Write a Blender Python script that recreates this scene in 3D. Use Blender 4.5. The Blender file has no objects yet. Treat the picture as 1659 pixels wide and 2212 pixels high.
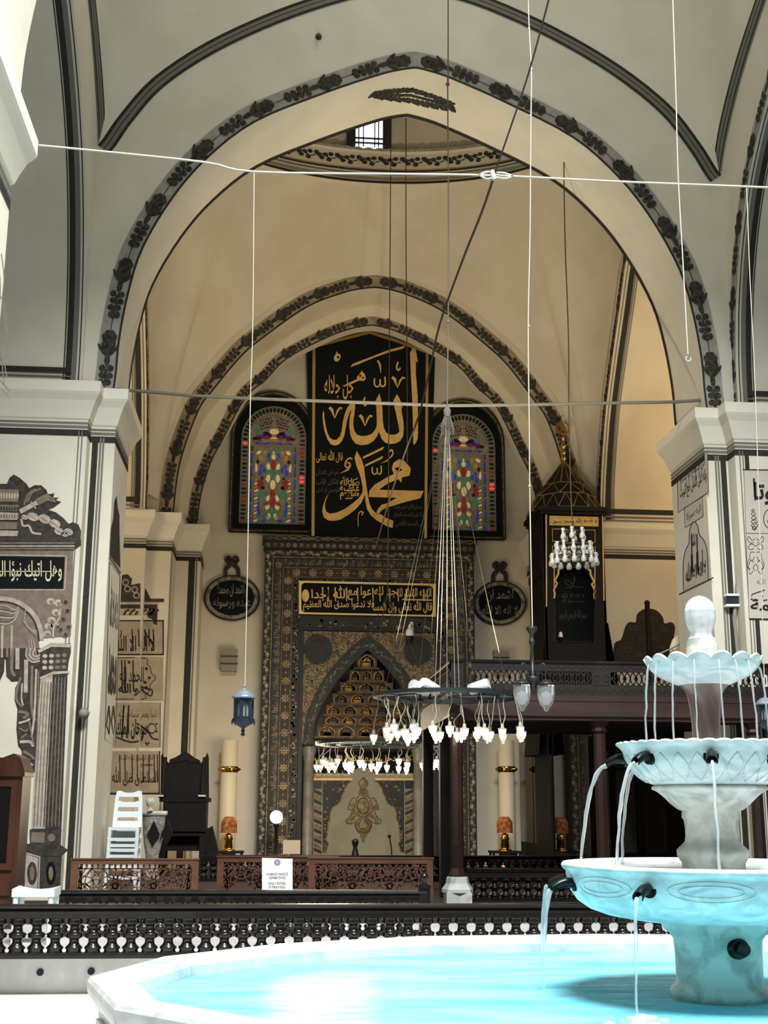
import bpy, bmesh, math, random
from math import sin, cos, pi, sqrt, radians
from mathutils import Vector, Matrix
from mathutils.geometry import tessellate_polygon
random.seed(7)
SC = bpy.context.scene
COL = SC.collection
# ------------------------------------------------------------------ camera
FPX, CX, CY = 2700.0, 829.5, 1106.0
EYE = Vector((0, 0, 1.6))
def _cam():
    d = Vector(((590-CX)/FPX, (CY-1745)/FPX, 1)).normalized()
    r = radians(.3); u = Vector((sin(r), cos(r), 0)); u.z = -(u.x*d.x+u.y*d.y)/d.z; u.normalize()
    x = d.cross(u)
    if x.x < 0: x = -x
    return (x, d, u)
AX = _cam()                       # world X, Y, Z axes in (right, up, forward) camera coordinates
def ray(px, py):
    c = Vector(((px-CX)/FPX, (CY-py)/FPX, 1))
    return Vector((AX[0].dot(c), AX[1].dot(c), AX[2].dot(c)))
def atY(px, py, Y):
    d = ray(px, py); return EYE+d*(Y/d.y)
def atX(px, py, X):
    d = ray(px, py); return EYE+d*(X/d.x)
def atZ(px, py, Z):
    d = ray(px, py); return EYE+d*((Z-1.6)/d.z)
def uvY(pts, Y): return [(lambda q: (q.x, q.z))(atY(p[0], p[1], Y)) for p in pts]
def uvX(pts, X): return [(lambda q: (q.y, q.z))(atX(p[0], p[1], X)) for p in pts]
def crop(pts, ox, oy, s): return [(ox+p[0]/s, oy+p[1]/s) for p in pts]
cam = bpy.data.cameras.new('camera'); cam.sensor_fit = 'VERTICAL'; cam.sensor_height = 36; cam.sensor_width = 27
cam.lens = FPX/2212*36; cam.clip_start = .05; cam.clip_end = 200
camo = bpy.data.objects.new('camera', cam); COL.objects.link(camo)
right = Vector((AX[0].x, AX[1].x, AX[2].x)); up = Vector((AX[0].y, AX[1].y, AX[2].y)); fwd = Vector((AX[0].z, AX[1].z, AX[2].z))
mw = Matrix.Identity(4)
for i in range(3):
    mw[i][0] = right[i]; mw[i][1] = up[i]; mw[i][2] = -fwd[i]; mw[i][3] = EYE[i]
camo.matrix_world = mw
SC.camera = camo
# ------------------------------------------------------------------ materials
def S(h):
    h = h.lstrip('#'); out = []
    for i in (0, 2, 4):
        c = int(h[i:i+2], 16)/255
        out.append(c/12.92 if c <= .04045 else ((c+.055)/1.055)**2.4)
    return (*out, 1)
def mat(name, col, rough=.6, metal=0, spec=.5, emit=None, es=0, trans=0, ior=1.45, var=None, scale=4, vlo=.4, vhi=.6,
        bump=0, bscale=40, detail=4, stretch=None, coat=0, alpha=1, dist=0):
    m = bpy.data.materials.new(name); m.use_nodes = True
    nt = m.node_tree; N = nt.nodes; L = nt.links; b = N['Principled BSDF']
    I = b.inputs
    c = S(col) if isinstance(col, str) else col
    I['Base Color'].default_value = c; I['Roughness'].default_value = rough; I['Metallic'].default_value = metal
    I['Specular IOR Level'].default_value = spec; I['Transmission Weight'].default_value = trans; I['IOR'].default_value = ior
    I['Coat Weight'].default_value = coat; I['Alpha'].default_value = alpha
    if emit: I['Emission Color'].default_value = S(emit); I['Emission Strength'].default_value = es
    co = None
    if var or bump:
        tc = N.new('ShaderNodeTexCoord'); mp = N.new('ShaderNodeMapping'); L.new(tc.outputs['Object'], mp.inputs[0])
        if stretch: mp.inputs['Scale'].default_value = stretch
        co = mp.outputs[0]
    if var:
        n = N.new('ShaderNodeTexNoise'); n.inputs['Scale'].default_value = scale; n.inputs['Detail'].default_value = detail
        n.inputs['Distortion'].default_value = dist
        r = N.new('ShaderNodeValToRGB'); r.color_ramp.elements[0].position = vlo; r.color_ramp.elements[1].position = vhi
        r.color_ramp.elements[0].color = S(var); r.color_ramp.elements[1].color = c
        L.new(co, n.inputs[0]); L.new(n.outputs[0], r.inputs[0]); L.new(r.outputs[0], I['Base Color'])
    if bump:
        n2 = N.new('ShaderNodeTexNoise'); n2.inputs['Scale'].default_value = bscale; n2.inputs['Detail'].default_value = 3
        bp = N.new('ShaderNodeBump'); bp.inputs['Strength'].default_value = bump; bp.inputs['Distance'].default_value = .01
        L.new(co, n2.inputs[0]); L.new(n2.outputs[0], bp.inputs['Height']); L.new(bp.outputs[0], I['Normal'])
    return m
M = {}
M['plaster'] = mat('plaster', '#dfdac8', .85, spec=.2, var='#d8d3c0', scale=1.3, bump=.1, bscale=15)
M['plaster_lamplit'] = mat('plaster_lamp_tint', '#d9d0ba', .85, spec=.2, var='#d2c8b0', scale=1.1, bump=.1, bscale=15)  # same plaster, with the warmth of the lamp light mixed into its colour
M['cornice'] = mat('cornice_paint', '#e4dfce', .75, spec=.25)
M['band'] = mat('painted_band_grey', '#a6a498', .8, spec=.2, var='#94938a', scale=6)
M['bandwarm'] = mat('painted_band_taupe', '#a2957c', .8, spec=.2, var='#8c8068', scale=6)
M['line'] = mat('painted_line_dark', '#2e2d29', .75, spec=.2, var='#3a3832', scale=30)
M['linegrey'] = mat('painted_line_grey', '#76756c', .75, spec=.2)
M['garland'] = mat('painted_garland', '#2f2e2a', .8, spec=.15, var='#48463e', scale=18)
M['stone_floor'] = mat('floor_stone', '#d9d9d6', .35, var='#c8cac9', scale=3, bump=.05)
M['kerb'] = mat('kerb_marble', '#f0efea', .4, var='#e2e2de', scale=2)
M['carpet'] = mat('floor_carpet', '#3a2220', .95, var='#27252c', scale=14, bump=.3, bscale=200)
M['marble'] = mat('marble_white', '#cdd1ce', .3, var='#aeb6b5', scale=3.2, vlo=.36, vhi=.56, detail=8, dist=1.6, bump=.04, bscale=60)
M['marble_old'] = mat('marble_weathered', '#cfd3cb', .45, var='#93968c', scale=6, vlo=.35, vhi=.6, detail=8, dist=.9, bump=.15, bscale=50)
M['marble_brown'] = mat('marble_rust', '#8d837c', .4, var='#5f4a44', scale=7, vlo=.4, vhi=.62, detail=6, dist=.6, bump=.1, stretch=(1, 1, .25))
M['wood'] = mat('dark_wood', '#120c09', .6, spec=.3, var='#0a0705', scale=9, stretch=(1, 1, .15))
M['rail'] = mat('dark_rail_wood', '#16110f', .3, var='#0e0b09', scale=6, coat=.35)
M['redwood'] = mat('red_brown_wood', '#3b2722', .5, var='#2d1c18', scale=5, stretch=(.15, 1, 1), coat=.1)
M['postwood'] = mat('post_wood', '#341f18', .4, var='#25150f', scale=6, stretch=(1, 1, .1), coat=.3)
M['lattice'] = mat('lattice_wood', '#6b4a33', .55, var='#5a3c28', scale=8, stretch=(.3, 1, 1))
M['lattice2'] = mat('lattice_wood_dark', '#5a3724', .55, var='#48291a', scale=8, stretch=(.3, 1, 1))
M['black'] = mat('black_paint', '#0d0f10', .5)
M['panelblack'] = mat('panel_black', '#0c1112', .75, spec=.2)
M['gold'] = mat('gilding', '#e2bd76', .5, metal=.2, var='#d4ac66', scale=10)
M['goldline'] = mat('gilt_line', '#cbaa62', .35, metal=.6)
M['dullgold'] = mat('dull_gold', '#8a7648', .55, metal=.3, var='#5d4f33', scale=20)
M['greygold'] = mat('worn_gilding', '#98907a', .65, metal=.05, var='#565244', scale=9)
M['greyink'] = mat('grey_lettering', '#55564f', .8)
M['ink'] = mat('ink_black', '#1d1a17', .75)
M['inkbrown'] = mat('ink_brown', '#3c2418', .75)
M['creamletter'] = mat('cream_lettering', '#d9d0a8', .7)
M['brass'] = mat('brass', '#b8924a', .22, metal=1)
M['bronze'] = mat('bronze_dark', '#2a312f', .32, metal=.8, var='#161a19', scale=20)
M['steel'] = mat('dark_metal', '#3c4040', .4, metal=.7)
M['grey'] = mat('grey_paint', '#8a887f', .6)
M['white'] = mat('white_paint', '#e9e9e6', .45)
M['plastic'] = mat('white_plastic', '#dce6e8', .35)
M['wire'] = mat('white_cable', '#b3ae9d', .7)
M['wiredark'] = mat('dark_cable', '#3d382c', .7)
M['rope'] = mat('grey_rope', '#757062', .8, bump=.6, bscale=120)
M['wax'] = mat('candle_wax', '#dccfae', .55)
def emis(name, col, s):
    m = bpy.data.materials.new(name); m.use_nodes = True; nt = m.node_tree; nt.nodes.clear()
    e = nt.nodes.new('ShaderNodeEmission'); o = nt.nodes.new('ShaderNodeOutputMaterial')
    e.inputs[0].default_value = S(col); e.inputs[1].default_value = s; nt.links.new(e.outputs[0], o.inputs[0]); return m
# ------------------------------------------------------------------ mesh builder
def WY(Y): return lambda u, v, w=0: (u, Y-w, v)          # wall facing the camera
def WX(X, s): return lambda u, v, w=0: (X+s*w, u, v)     # wall facing +X (s=1) or -X (s=-1), u = Y
def WZ(Z): return lambda u, v, w=0: (u, v, Z+w)
class MB:
    def __init__(s): s.v = []; s.f = []; s.m = []; s.sm = []
    def add(s, vs, fs, mt=0, smooth=False):
        o = len(s.v); s.v += [tuple(p) for p in vs]
        for f in fs: s.f.append([i+o for i in f]); s.m.append(mt); s.sm.append(smooth)
        return s
    def box(s, x0, x1, y0, y1, z0, z1, mt=0):
        if x0 > x1: x0, x1 = x1, x0
        if y0 > y1: y0, y1 = y1, y0
        if z0 > z1: z0, z1 = z1, z0
        V = [(x0,y0,z0),(x1,y0,z0),(x1,y1,z0),(x0,y1,z0),(x0,y0,z1),(x1,y0,z1),(x1,y1,z1),(x0,y1,z1)]
        return s.add(V, [(0,3,2,1),(4,5,6,7),(0,1,5,4),(1,2,6,5),(2,3,7,6),(3,0,4,7)], mt)
    def tube(s, pts, r, n=8, mt=0, closed=False, flat=1):
        pts = [Vector(p) for p in pts]; k = len(pts)
        rr = r if isinstance(r, (list, tuple)) else [r]*k
        vs = []; prev = None
        for i, p in enumerate(pts):
            if closed: t = pts[(i+1) % k]-pts[i-1]
            else: t = pts[min(i+1, k-1)]-pts[max(i-1, 0)]
            t = t.normalized() if t.length > 1e-9 else Vector((0, 0, 1))
            if prev is None:
                a = Vector((0, 0, 1)) if abs(t.z) < .9 else Vector((1, 0, 0))
            else: a = prev
            x = (a-t*a.dot(t)); x = x.normalized() if x.length > 1e-6 else t.orthogonal().normalized()
            prev = x; y = t.cross(x)
            for j in range(n):
                an = 2*pi*j/n; vs.append(p+(x*cos(an)*flat+y*sin(an))*rr[i])
        fs = []
        for i in range(k if closed else k-1):
            a = i*n; b = ((i+1) % k)*n
            for j in range(n): fs.append((a+j, a+(j+1) % n, b+(j+1) % n, b+j))
        s.add(vs, fs, mt, True)
        if not closed:
            s.add(vs[:n], [tuple(range(n))[::-1]], mt); s.add(vs[-n:], [tuple(range(n))], mt)
        return s
    def lathe(s, prof, c, n=24, mt=0, smooth=True, a0=0, a1=2*pi, sx=1, sy=1):
        full = abs(a1-a0-2*pi) < 1e-6; k = n if full else n+1; vs = []
        for (r, z) in prof:
            for j in range(k):
                an = a0+(a1-a0)*j/n; vs.append((c[0]+r*cos(an)*sx, c[1]+r*sin(an)*sy, c[2]+z))
        fs = []
        for i in range(len(prof)-1):
            for j in range(n):
                q = (j+1) % k
                fs.append((i*k+j, i*k+q, (i+1)*k+q, (i+1)*k+j))
        s.add(vs, fs, mt, smooth)
        if full:
            if prof[0][0] > 1e-5: s.add(vs[:k], [tuple(range(k))[::-1]], mt)
            if prof[-1][0] > 1e-5: s.add(vs[-k:], [tuple(range(k))], mt)
        return s
    def poly(s, mp, loops, w0, w1=None, mt=0):
        """outline (first loop) with holes, on plane map mp; solid from w0 to w1, or a single skin at w0"""
        if not isinstance(loops[0][0], (list, tuple)): loops = [loops]
        tri = tessellate_polygon([[Vector((p[0], p[1], 0)) for p in l] for l in loops])
        flat = [p for l in loops for p in l]; n = len(flat)
        vs = [mp(p[0], p[1], w0) for p in flat]
        if w1 is None: return s.add(vs, [tuple(t) for t in tri], mt)
        vs += [mp(p[0], p[1], w1) for p in flat]
        fs = [tuple(t) for t in tri]+[tuple(i+n for i in t)[::-1] for t in tri]
        o = 0
        for l in loops:
            k = len(l)
            for i in range(k):
                j = (i+1) % k; fs.append((o+i, o+j, n+o+j, n+o+i))
            o += k
        return s.add(vs, fs, mt)
    def strip(s, mp, a, b, w0, w1=None, mt=0):
        """band between two polylines of equal length"""
        n = len(a); vs = [mp(p[0], p[1], w0) for p in a]+[mp(p[0], p[1], w0) for p in b]
        fs = [(i, i+1, n+i+1, n+i) for i in range(n-1)]
        if w1 is not None:
            m2 = len(vs); vs += [mp(p[0], p[1], w1) for p in a]+[mp(p[0], p[1], w1) for p in b]
            fs += [(m2+n+i, m2+n+i+1, m2+i+1, m2+i) for i in range(n-1)]
            fs += [(i, i+1, m2+i+1, m2+i) for i in range(n-1)]+[(n+i, n+i+1, m2+n+i+1, m2+n+i) for i in range(n-1)]
            fs += [(0, n, m2+n, m2), (n-1, 2*n-1, m2+2*n-1, m2+n-1)]
        return s.add(vs, fs, mt)
    def rect(s, mp, u0, v0, u1, v1, w0, w1=None, mt=0):
        return s.poly(mp, [(u0, v0), (u1, v0), (u1, v1), (u0, v1)], w0, w1, mt)
    def stroke(s, mp, pts, wid, w0, w1=None, mt=0):
        """a line of the given width (or list of widths) drawn on a plane"""
        k = len(pts); ww = wid if isinstance(wid, (list, tuple)) else [wid]*k; a = []; b = []
        for i in range(k):
            p = Vector(pts[max(i-1, 0)][:2]); q = Vector(pts[min(i+1, k-1)][:2]); t = (q-p)
            t = t.normalized() if t.length > 1e-9 else Vector((1, 0)); n = Vector((-t.y, t.x))*ww[i]/2
            c = Vector(pts[i][:2]); a.append(tuple(c+n)); b.append(tuple(c-n))
        return s.strip(mp, a, b, w0, w1, mt)
    def loopstroke(s, mp, pts, wid, w0, w1=None, mt=0):
        k = len(pts); a = []; b = []
        for i in range(k):
            p = Vector(pts[i-1][:2]); q = Vector(pts[(i+1) % k][:2]); t = (q-p).normalized(); n = Vector((-t.y, t.x))*wid/2
            c = Vector(pts[i][:2]); a.append(tuple(c+n)); b.append(tuple(c-n))
        a.append(a[0]); b.append(b[0])
        return s.strip(mp, a, b, w0, w1, mt)
    def disc(s, mp, u, v, r, w0, w1=None, mt=0, n=12, ry=None, rot=0):
        ry = ry or r; P = []
        for j in range(n):
            x = r*cos(2*pi*j/n); y = ry*sin(2*pi*j/n); P.append((u+x*cos(rot)-y*sin(rot), v+x*sin(rot)+y*cos(rot)))
        return s.poly(mp, P, w0, w1, mt)
    def ring(s, mp, u, v, r, wd, w0, w1=None, mt=0, n=32, ry=None):
        ry = ry or r
        return s.loopstroke(mp, [(u+r*cos(2*pi*j/n), v+ry*sin(2*pi*j/n)) for j in range(n)], wd, w0, w1, mt)
    def ball(s, c, r, n=10, mt=0, sz=1):
        k = max(4, n//2+1)
        return s.lathe([(r*sin(pi*i/k), -r*cos(pi*i/k)*sz) for i in range(k+1)], c, n, mt)
    def build(s, name, mats, parent=None, recalc=True):
        me = bpy.data.meshes.new(name)
        xs = [p[0] for p in s.v]; ys = [p[1] for p in s.v]; zs = [p[2] for p in s.v]
        if parent is None: org = Vector(((min(xs)+max(xs))/2, (min(ys)+max(ys))/2, min(zs)))
        else:
            r = parent; org = Vector((0, 0, 0))
            while r: org += r.location; r = r.parent
        me.from_pydata([(p[0]-org.x, p[1]-org.y, p[2]-org.z) for p in s.v], [], s.f)
        if not isinstance(mats, (list, tuple)): mats = [mats]
        for m in mats: me.materials.append(M[m] if isinstance(m, str) else m)
        if len(mats) > 1: me.polygons.foreach_set('material_index', s.m)
        me.polygons.foreach_set('use_smooth', s.sm)
        if recalc:
            bm = bmesh.new(); bm.from_mesh(me); bmesh.ops.recalc_face_normals(bm, faces=bm.faces); bm.to_mesh(me); bm.free()
        me.update()
        o = bpy.data.objects.new(name, me); COL.objects.link(o)
        if parent is None: o.location = org
        else: o.parent = parent
        return o
def thing(name, label, cat, loc=(0, 0, 0), group=None):
    o = bpy.data.objects.new(name, None); o.empty_display_size = .1; COL.objects.link(o); o.location = loc
    return tag(o, label, cat, group)
def tag(o, label, cat, group=None):
    o['label'] = label; o['category'] = cat
    if group: o['group'] = group
    return o
def struct(o):
    o['kind'] = 'structure'; return o
def dup(o, parent=None, loc=None):
    c = o.copy(); COL.objects.link(c)
    if parent is not None: c.parent = parent
    if loc is not None: c.location = loc
    for ch in list(o.children): dup(ch, c)
    return c
def smooth(pts, k=6, closed=False):
    """Catmull-Rom through points of any dimension"""
    n = len(pts); out = []
    for i in range(n if closed else n-1):
        if closed: P = [pts[(i+j-1) % n] for j in range(4)]
        else: P = [pts[max(i-1, 0)], pts[i], pts[i+1], pts[min(i+2, n-1)]]
        for j in range(k):
            t = j/k
            out.append(tuple(.5*(2*b+(c-a)*t+(2*a-5*b+4*c-d)*t*t+(3*b-a-3*c+d)*t**3) for a, b, c, d in zip(*P)))
    if not closed: out.append(tuple(pts[-1]))
    return out
# ------------------------------------------------------------------ arabic lettering (shaped into joined letter forms)
_F = {'ا':(0xFE8D,2),'أ':(0xFE83,2),'إ':(0xFE87,2),'آ':(0xFE81,2),'ب':(0xFE8F,4),'ة':(0xFE93,2),'ت':(0xFE95,4),'ث':(0xFE99,4),'ج':(0xFE9D,4),
 'ح':(0xFEA1,4),'خ':(0xFEA5,4),'د':(0xFEA9,2),'ذ':(0xFEAB,2),'ر':(0xFEAD,2),'ز':(0xFEAF,2),'س':(0xFEB1,4),'ش':(0xFEB5,4),'ص':(0xFEB9,4),'ض':(0xFEBD,4),
 'ط':(0xFEC1,4),'ظ':(0xFEC5,4),'ع':(0xFEC9,4),'غ':(0xFECD,4),'ف':(0xFED1,4),'ق':(0xFED5,4),'ك':(0xFED9,4),'ل':(0xFEDD,4),'م':(0xFEE1,4),'ن':(0xFEE5,4),
 'ه':(0xFEE9,4),'و':(0xFEED,2),'ؤ':(0xFE85,2),'ى':(0xFEEF,2),'ي':(0xFEF1,4)}
def shape(s):
    out = []
    for w in s.split(' '):
        if w == 'الله': out.append(chr(0xFDF2)); continue
        if w == 'لله': out.append(chr(0xFEE0-1)+chr(0xFEE0)+chr(0xFEEA)); out[-1] = out[-1][::-1]; continue
        r = ''; i = 0; pj = False
        while i < len(w):
            c = w[i]
            if c == 'ل' and i+1 < len(w) and w[i+1] == 'ا':
                r += chr(0xFEFC if pj else 0xFEFB); pj = False; i += 2; continue
            if c not in _F: r += c; pj = False; i += 1; continue
            b, k = _F[c]; nj = k == 4 and i+1 < len(w) and w[i+1] in _F
            r += chr(b+(3 if pj and nj else 2 if nj else 1 if pj else 0)); pj = nj; i += 1
        out.append(r[::-1])
    return ' '.join(out[::-1])
def txt(mb, mp, s, u0, v0, u1, v1, w, mt=0, ar=True, bold=0, res=2, flip=False, shear=0):
    c = bpy.data.curves.new('lettering', 'FONT'); c.body = shape(s) if ar else s; c.resolution_u = res; c.offset = bold
    o = bpy.data.objects.new('lettering', c); COL.objects.link(o); me = o.to_mesh()
    V = [v.co.copy() for v in me.vertices]; Fs = [tuple(p.vertices) for p in me.polygons]
    o.to_mesh_clear(); bpy.data.objects.remove(o); bpy.data.curves.remove(c)
    if not V: return mb
    a0 = min(v.x for v in V); a1 = max(v.x for v in V); b0 = min(v.y for v in V); b1 = max(v.y for v in V)
    vs = []
    for v in V:
        a = (v.x-a0)/(a1-a0); b = (v.y-b0)/(b1-b0)
        if flip: a = 1-a
        vs.append(mp(u0+(u1-u0)*a+shear*b, v0+(v1-v0)*b, w))
    return mb.add(vs, Fs, mt)
# ================================================================== SHELL
CXA = 1.9                                   # nave axis
H1 = [(4.27,7.3),(4.25,7.6),(4.23,8.1),(4.14,8.8),(3.97,9.5),(3.58,10.3),(3.1,10.97),(2.42,11.6),(1.4,12.13),(.55,12.5),(.2,12.61),(0,12.65)]
H2 = [(4.02,7.3),(3.98,8.0),(3.88,8.6),(3.6,9.5),(3.3,9.97),(2.83,10.62),(2.43,11.03),(1.48,11.8),(.7,12.17),(.25,12.29),(0,12.32)]
H3 = [(3.62,7.3),(3.55,8.0),(3.38,8.66),(3.18,9.1),(2.71,10.1),(2.29,10.52),(1.84,11.03),(.98,11.55),(.4,11.79),(0,11.87)]
HS1 = [(3.3,7.3),(3.28,8.0),(3.12,8.9),(2.78,9.8),(2.3,10.55),(1.6,11.2),(.8,11.7),(.3,11.9),(0,11.97)]
HS2 = [(2.75,7.3),(2.7,7.8),(2.47,8.5),(2.05,9.4),(1.45,10.25),(.85,11.0),(.4,11.6),(.15,11.85),(0,11.95)]
C1 = [(4.72,11.1),(4.64,11.22),(4.42,11.62),(3.97,12.25),(3.2,12.9),(2.2,13.5),(1.2,13.95),(.5,14.15),(0,14.2)]
CS1 = [(3.4,11.1),(3.2,11.4),(2.85,11.75),(2.4,12.1),(1.8,12.45),(1,12.8),(0,12.95)]
def arch(cx, H, k=4):
    h = smooth(H, k); L_ = [(cx-d, z) for d, z in h]; R_ = [(cx+d, z) for d, z in h[::-1]]
    return L_+R_[1:]
def offset(pl, d):
    out = []
    for i in range(len(pl)):
        p = Vector(pl[max(i-1, 0)]); q = Vector(pl[min(i+1, len(pl)-1)]); t = (q-p).normalized()
        out.append((pl[i][0]-t.y*d, pl[i][1]+t.x*d))
    return out
def sweep(mb, path, prof, mt=0):
    """profile (offset outward, z) along a plan polyline; outward = right of travel"""
    P = [Vector(p) for p in path]; rows = []
    for i, p in enumerate(P):
        d0 = (P[i]-P[i-1]).normalized() if i else None; d1 = (P[i+1]-P[i]).normalized() if i < len(P)-1 else None
        n0 = Vector((d0.y, -d0.x)) if d0 else None; n1 = Vector((d1.y, -d1.x)) if d1 else None
        if n0 is None: m = n1
        elif n1 is None: m = n0
        else: m = (n0+n1)/(1+n0.dot(n1))
        rows.append(m)
    k = len(prof); vs = [(P[i].x+rows[i].x*o, P[i].y+rows[i].y*o, z) for i in range(len(P)) for o, z in prof]
    fs = [(i*k+j, i*k+j+1, (i+1)*k+j+1, (i+1)*k+j) for i in range(len(P)-1) for j in range(k-1)]
    mb.add(vs, fs, mt)
def archwall(mb, mp, u0, u1, z1, curve, depth, mt=0):
    mb.poly(mp, [(u0, 7.3)]+[(u0, z1), (u1, z1), (u1, 7.3)]+curve[::-1], 0, -depth, mt)
CORN = [(-.02,6.76),(.02,6.8),(.05,6.9),(.1,7.04),(.15,7.12),(.165,7.15),(.165,7.3),(-.3,7.3)]
def garland(mb, mp, curve, apex_gap, period, sc, w):
    """painted swag: berries, palmette and bloom repeating from the crown down both sides"""
    half = len(curve)//2; cnt = [0]
    for sgn, pts in ((-1, curve[half::-1]), (1, curve[half:])):
        L_ = [0]
        for i in range(1, len(pts)): L_.append(L_[-1]+math.dist(pts[i], pts[i-1]))
        def at(s, t):
            i = 0
            while i < len(L_)-2 and L_[i+1] < s: i += 1
            f = (s-L_[i])/max(L_[i+1]-L_[i], 1e-6); a = Vector(pts[i]); b = Vector(pts[i+1]); d = (b-a).normalized(); c = a+(b-a)*f
            n = Vector((-d.y, d.x)); return c+n*t, math.atan2(d.y, d.x)
        s = apex_gap; k = 0
        while s < L_[-1]-.05:
            def put(ds, t, r, ry, rot=0):
                if s+ds > L_[-1]-.02: return
                c, an = at(s+ds, t); cnt[0] += 1; mb.disc(mp, c.x, c.y, r*sc, w+.0004*(cnt[0] % 25), None, 0, 9, ry*sc, an+rot)
            for q in range(7): put(.07+.065*sc*cos(q*.9), .065*sc*sin(q*.9), .055, .045)     # bloom
            put(.07, 0, .085, .075)
            for a in (-.62, -.38, -.15, .15, .38, .62):                                     # palmette
                put(.31-.13*cos(a)+.05, .15*sin(a)*sc, .11, .026, pi-a)
            put(.22, 0, .07, .035); put(.4, 0, .1, .04)
            for q in range(4):                                                              # berries
                for t in (-1, 1): put(.53+q*.105, t*(.058-.006*q)*sc+.008*sin(q*3+k), .052, .047, q)
                put(.53+q*.105+.04, .012*sin(q*2), .03, .03)
            ln = [tuple(at(min(s+period*j/10, L_[-1]), 0)[0]) for j in range(11)]
            mb.stroke(mp, ln, .012*sc, w)
            s += period; k += 1
def archband(name, mp, curve, width, wall, matname, linew, gl, sc, gsc=1.0):
    o_ = offset(curve, width); mid = offset(curve, width*.52); i0 = offset(curve, .0); i1 = offset(curve, linew)
    b = MB(); b.strip(mp, o_, i0, .006); bo = struct(b.build(name, matname, None))
    b = MB(); b.strip(mp, i1, i0, .012); e = b.build('edge_line', 'line', bo)
    b = MB(); garland(b, mp, mid, .12*gsc, gl, sc, .011); g = b.build('painted_garland', 'garland', bo)
    return bo
# ---- arch before the mihrab bay, its soffit and spandrels
A1 = arch(CXA, H1); w = MB(); archwall(w, WY(17), -2.82, 6.62, 15.6, A1, 1.35)
wa = struct(w.build('wall_arch', 'plaster'))
archband('trim_1', WY(17), A1, .29, wa, 'band', .03, 1.13, 1.0)
b = MB()                                     # dark edge on the far side of the soffit and the painted spray on it
e = offset(A1, -.012); b.add([(p[0], 18.33, p[1]) for p in e]+[(p[0], 18.27, p[1]) for p in e], [(i, i+1, len(e)+i+1, len(e)+i) for i in range(len(e)-1)])
e2 = offset(A1, .0); b.strip(WY(18.352), offset(A1, .02), offset(A1, -.014), .0)
struct(b.build('trim_2', 'line'))
def zarch(H, dx):
    h = smooth(H, 6); dx = abs(dx)
    for i in range(len(h)-1):
        if h[i][0] >= dx >= h[i+1][0]:
            f = (h[i][0]-dx)/max(h[i][0]-h[i+1][0], 1e-6); return h[i][1]+(h[i+1][1]-h[i][1])*f
    return h[-1][1]
def soff(u, v, w=0): return (u, v, zarch(H1, u-CXA)-.008)
b = MB()
for i in range(26):
    t = i/25; u = 1.3+1.25*t; v = 17.52+.35*sin(pi*t)*.5+.25*t*t*.6
    for sg in (-1, 1):
        b.disc(soff, u+.03*sg, v+sg*(.05+.1*sin(pi*t)), .1, 0, None, 0, 8, .035, .9*sg+.2*(i % 3))
    b.disc(soff, u, v, .05, 0, None, 0, 8, .04)
struct(b.build('trim_3', 'garland'))
# ---- side arches of the court bay (left, right), near arch
for nm, X, s in (('wall_left_court', -2.82, 1), ('wall_right_court', 6.62, -1)):
    w = MB(); c = arch(13.6, HS1); archwall(w, WX(X, s), 10.0, 17.0, 15.6, c, 2.0)
    o = struct(w.build(nm, 'plaster'))
    b = MB()                                 # painted frame on the soffit
    for (a0, a1, mt) in ((.035, .05, 0), (.08, .15, 1), (.15, .23, 0), (.245, .26, 0)):
        for cc in (offset(c, -.012),):
            vs = [(X-s*a0, p[0], p[1]) for p in cc]+[(X-s*a1, p[0], p[1]) for p in cc]; n = len(cc)
            b.add(vs, [(i, i+1, n+i+1, n+i) for i in range(n-1)], mt)
    for z0, z1, mt in ((7.36, 7.4, 1), (7.5, 7.58, 0), (7.44, 7.46, 1)):
        for yy in (16.885,):
            b.box(X-s*.15, X-s*1.9, yy-.01, yy, z0, z1, mt)
    b.build('painted_frame', ['line', 'linegrey'], o)
w = MB(); archwall(w, WY(8.55), -2.82, 6.62, 15.6, arch(CXA, H1), 1.45); struct(w.build('wall_near_court', 'plaster'))
# ---- piers
def pier(nm, path, body, z0):
    b = MB(); b.poly(WZ(0), body, z0, 7.3); o = struct(b.build(nm, 'plaster'))
    b = MB(); sweep(b, path, CORN); b.build('cornice', 'cornice', o)
    b = MB(); sweep(b, path, [(.006, 6.72), (.006, 6.75)], 1); sweep(b, path, [(.006, 6.66), (.006, 6.7)], 1); sweep(b, path, [(.006, 6.55), (.006, 6.64)], 0)
    b.build('painted_moulding', ['line', 'linegrey'], o)
    return o
PL = [(-4.8,16.75),(-2.67,16.75),(-2.67,17.05),(-2.33,17.05),(-2.33,18.6),(-2.67,18.6),(-2.67,18.8),(-4.8,18.8)]
mir = lambda P: [(2*CXA-x, y) for x, y in P][::-1]
pl = pier('wall_left_pier', PL, PL, .45); pr = pier('wall_right_pier', mir(PL), mir(PL), .45)
PN = [(-2.37,8.4),(-2.37,10.02),(-2.67,10.02),(-2.67,10.3),(-4.8,10.3)]
pn = pier('wall_near_pier', PN, PN+[(-4.8,8.4)], 0)
pnr = pier('wall_near_right_pier', mir(PN), mir(PN+[(-4.8,8.4)]), 0)
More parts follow.
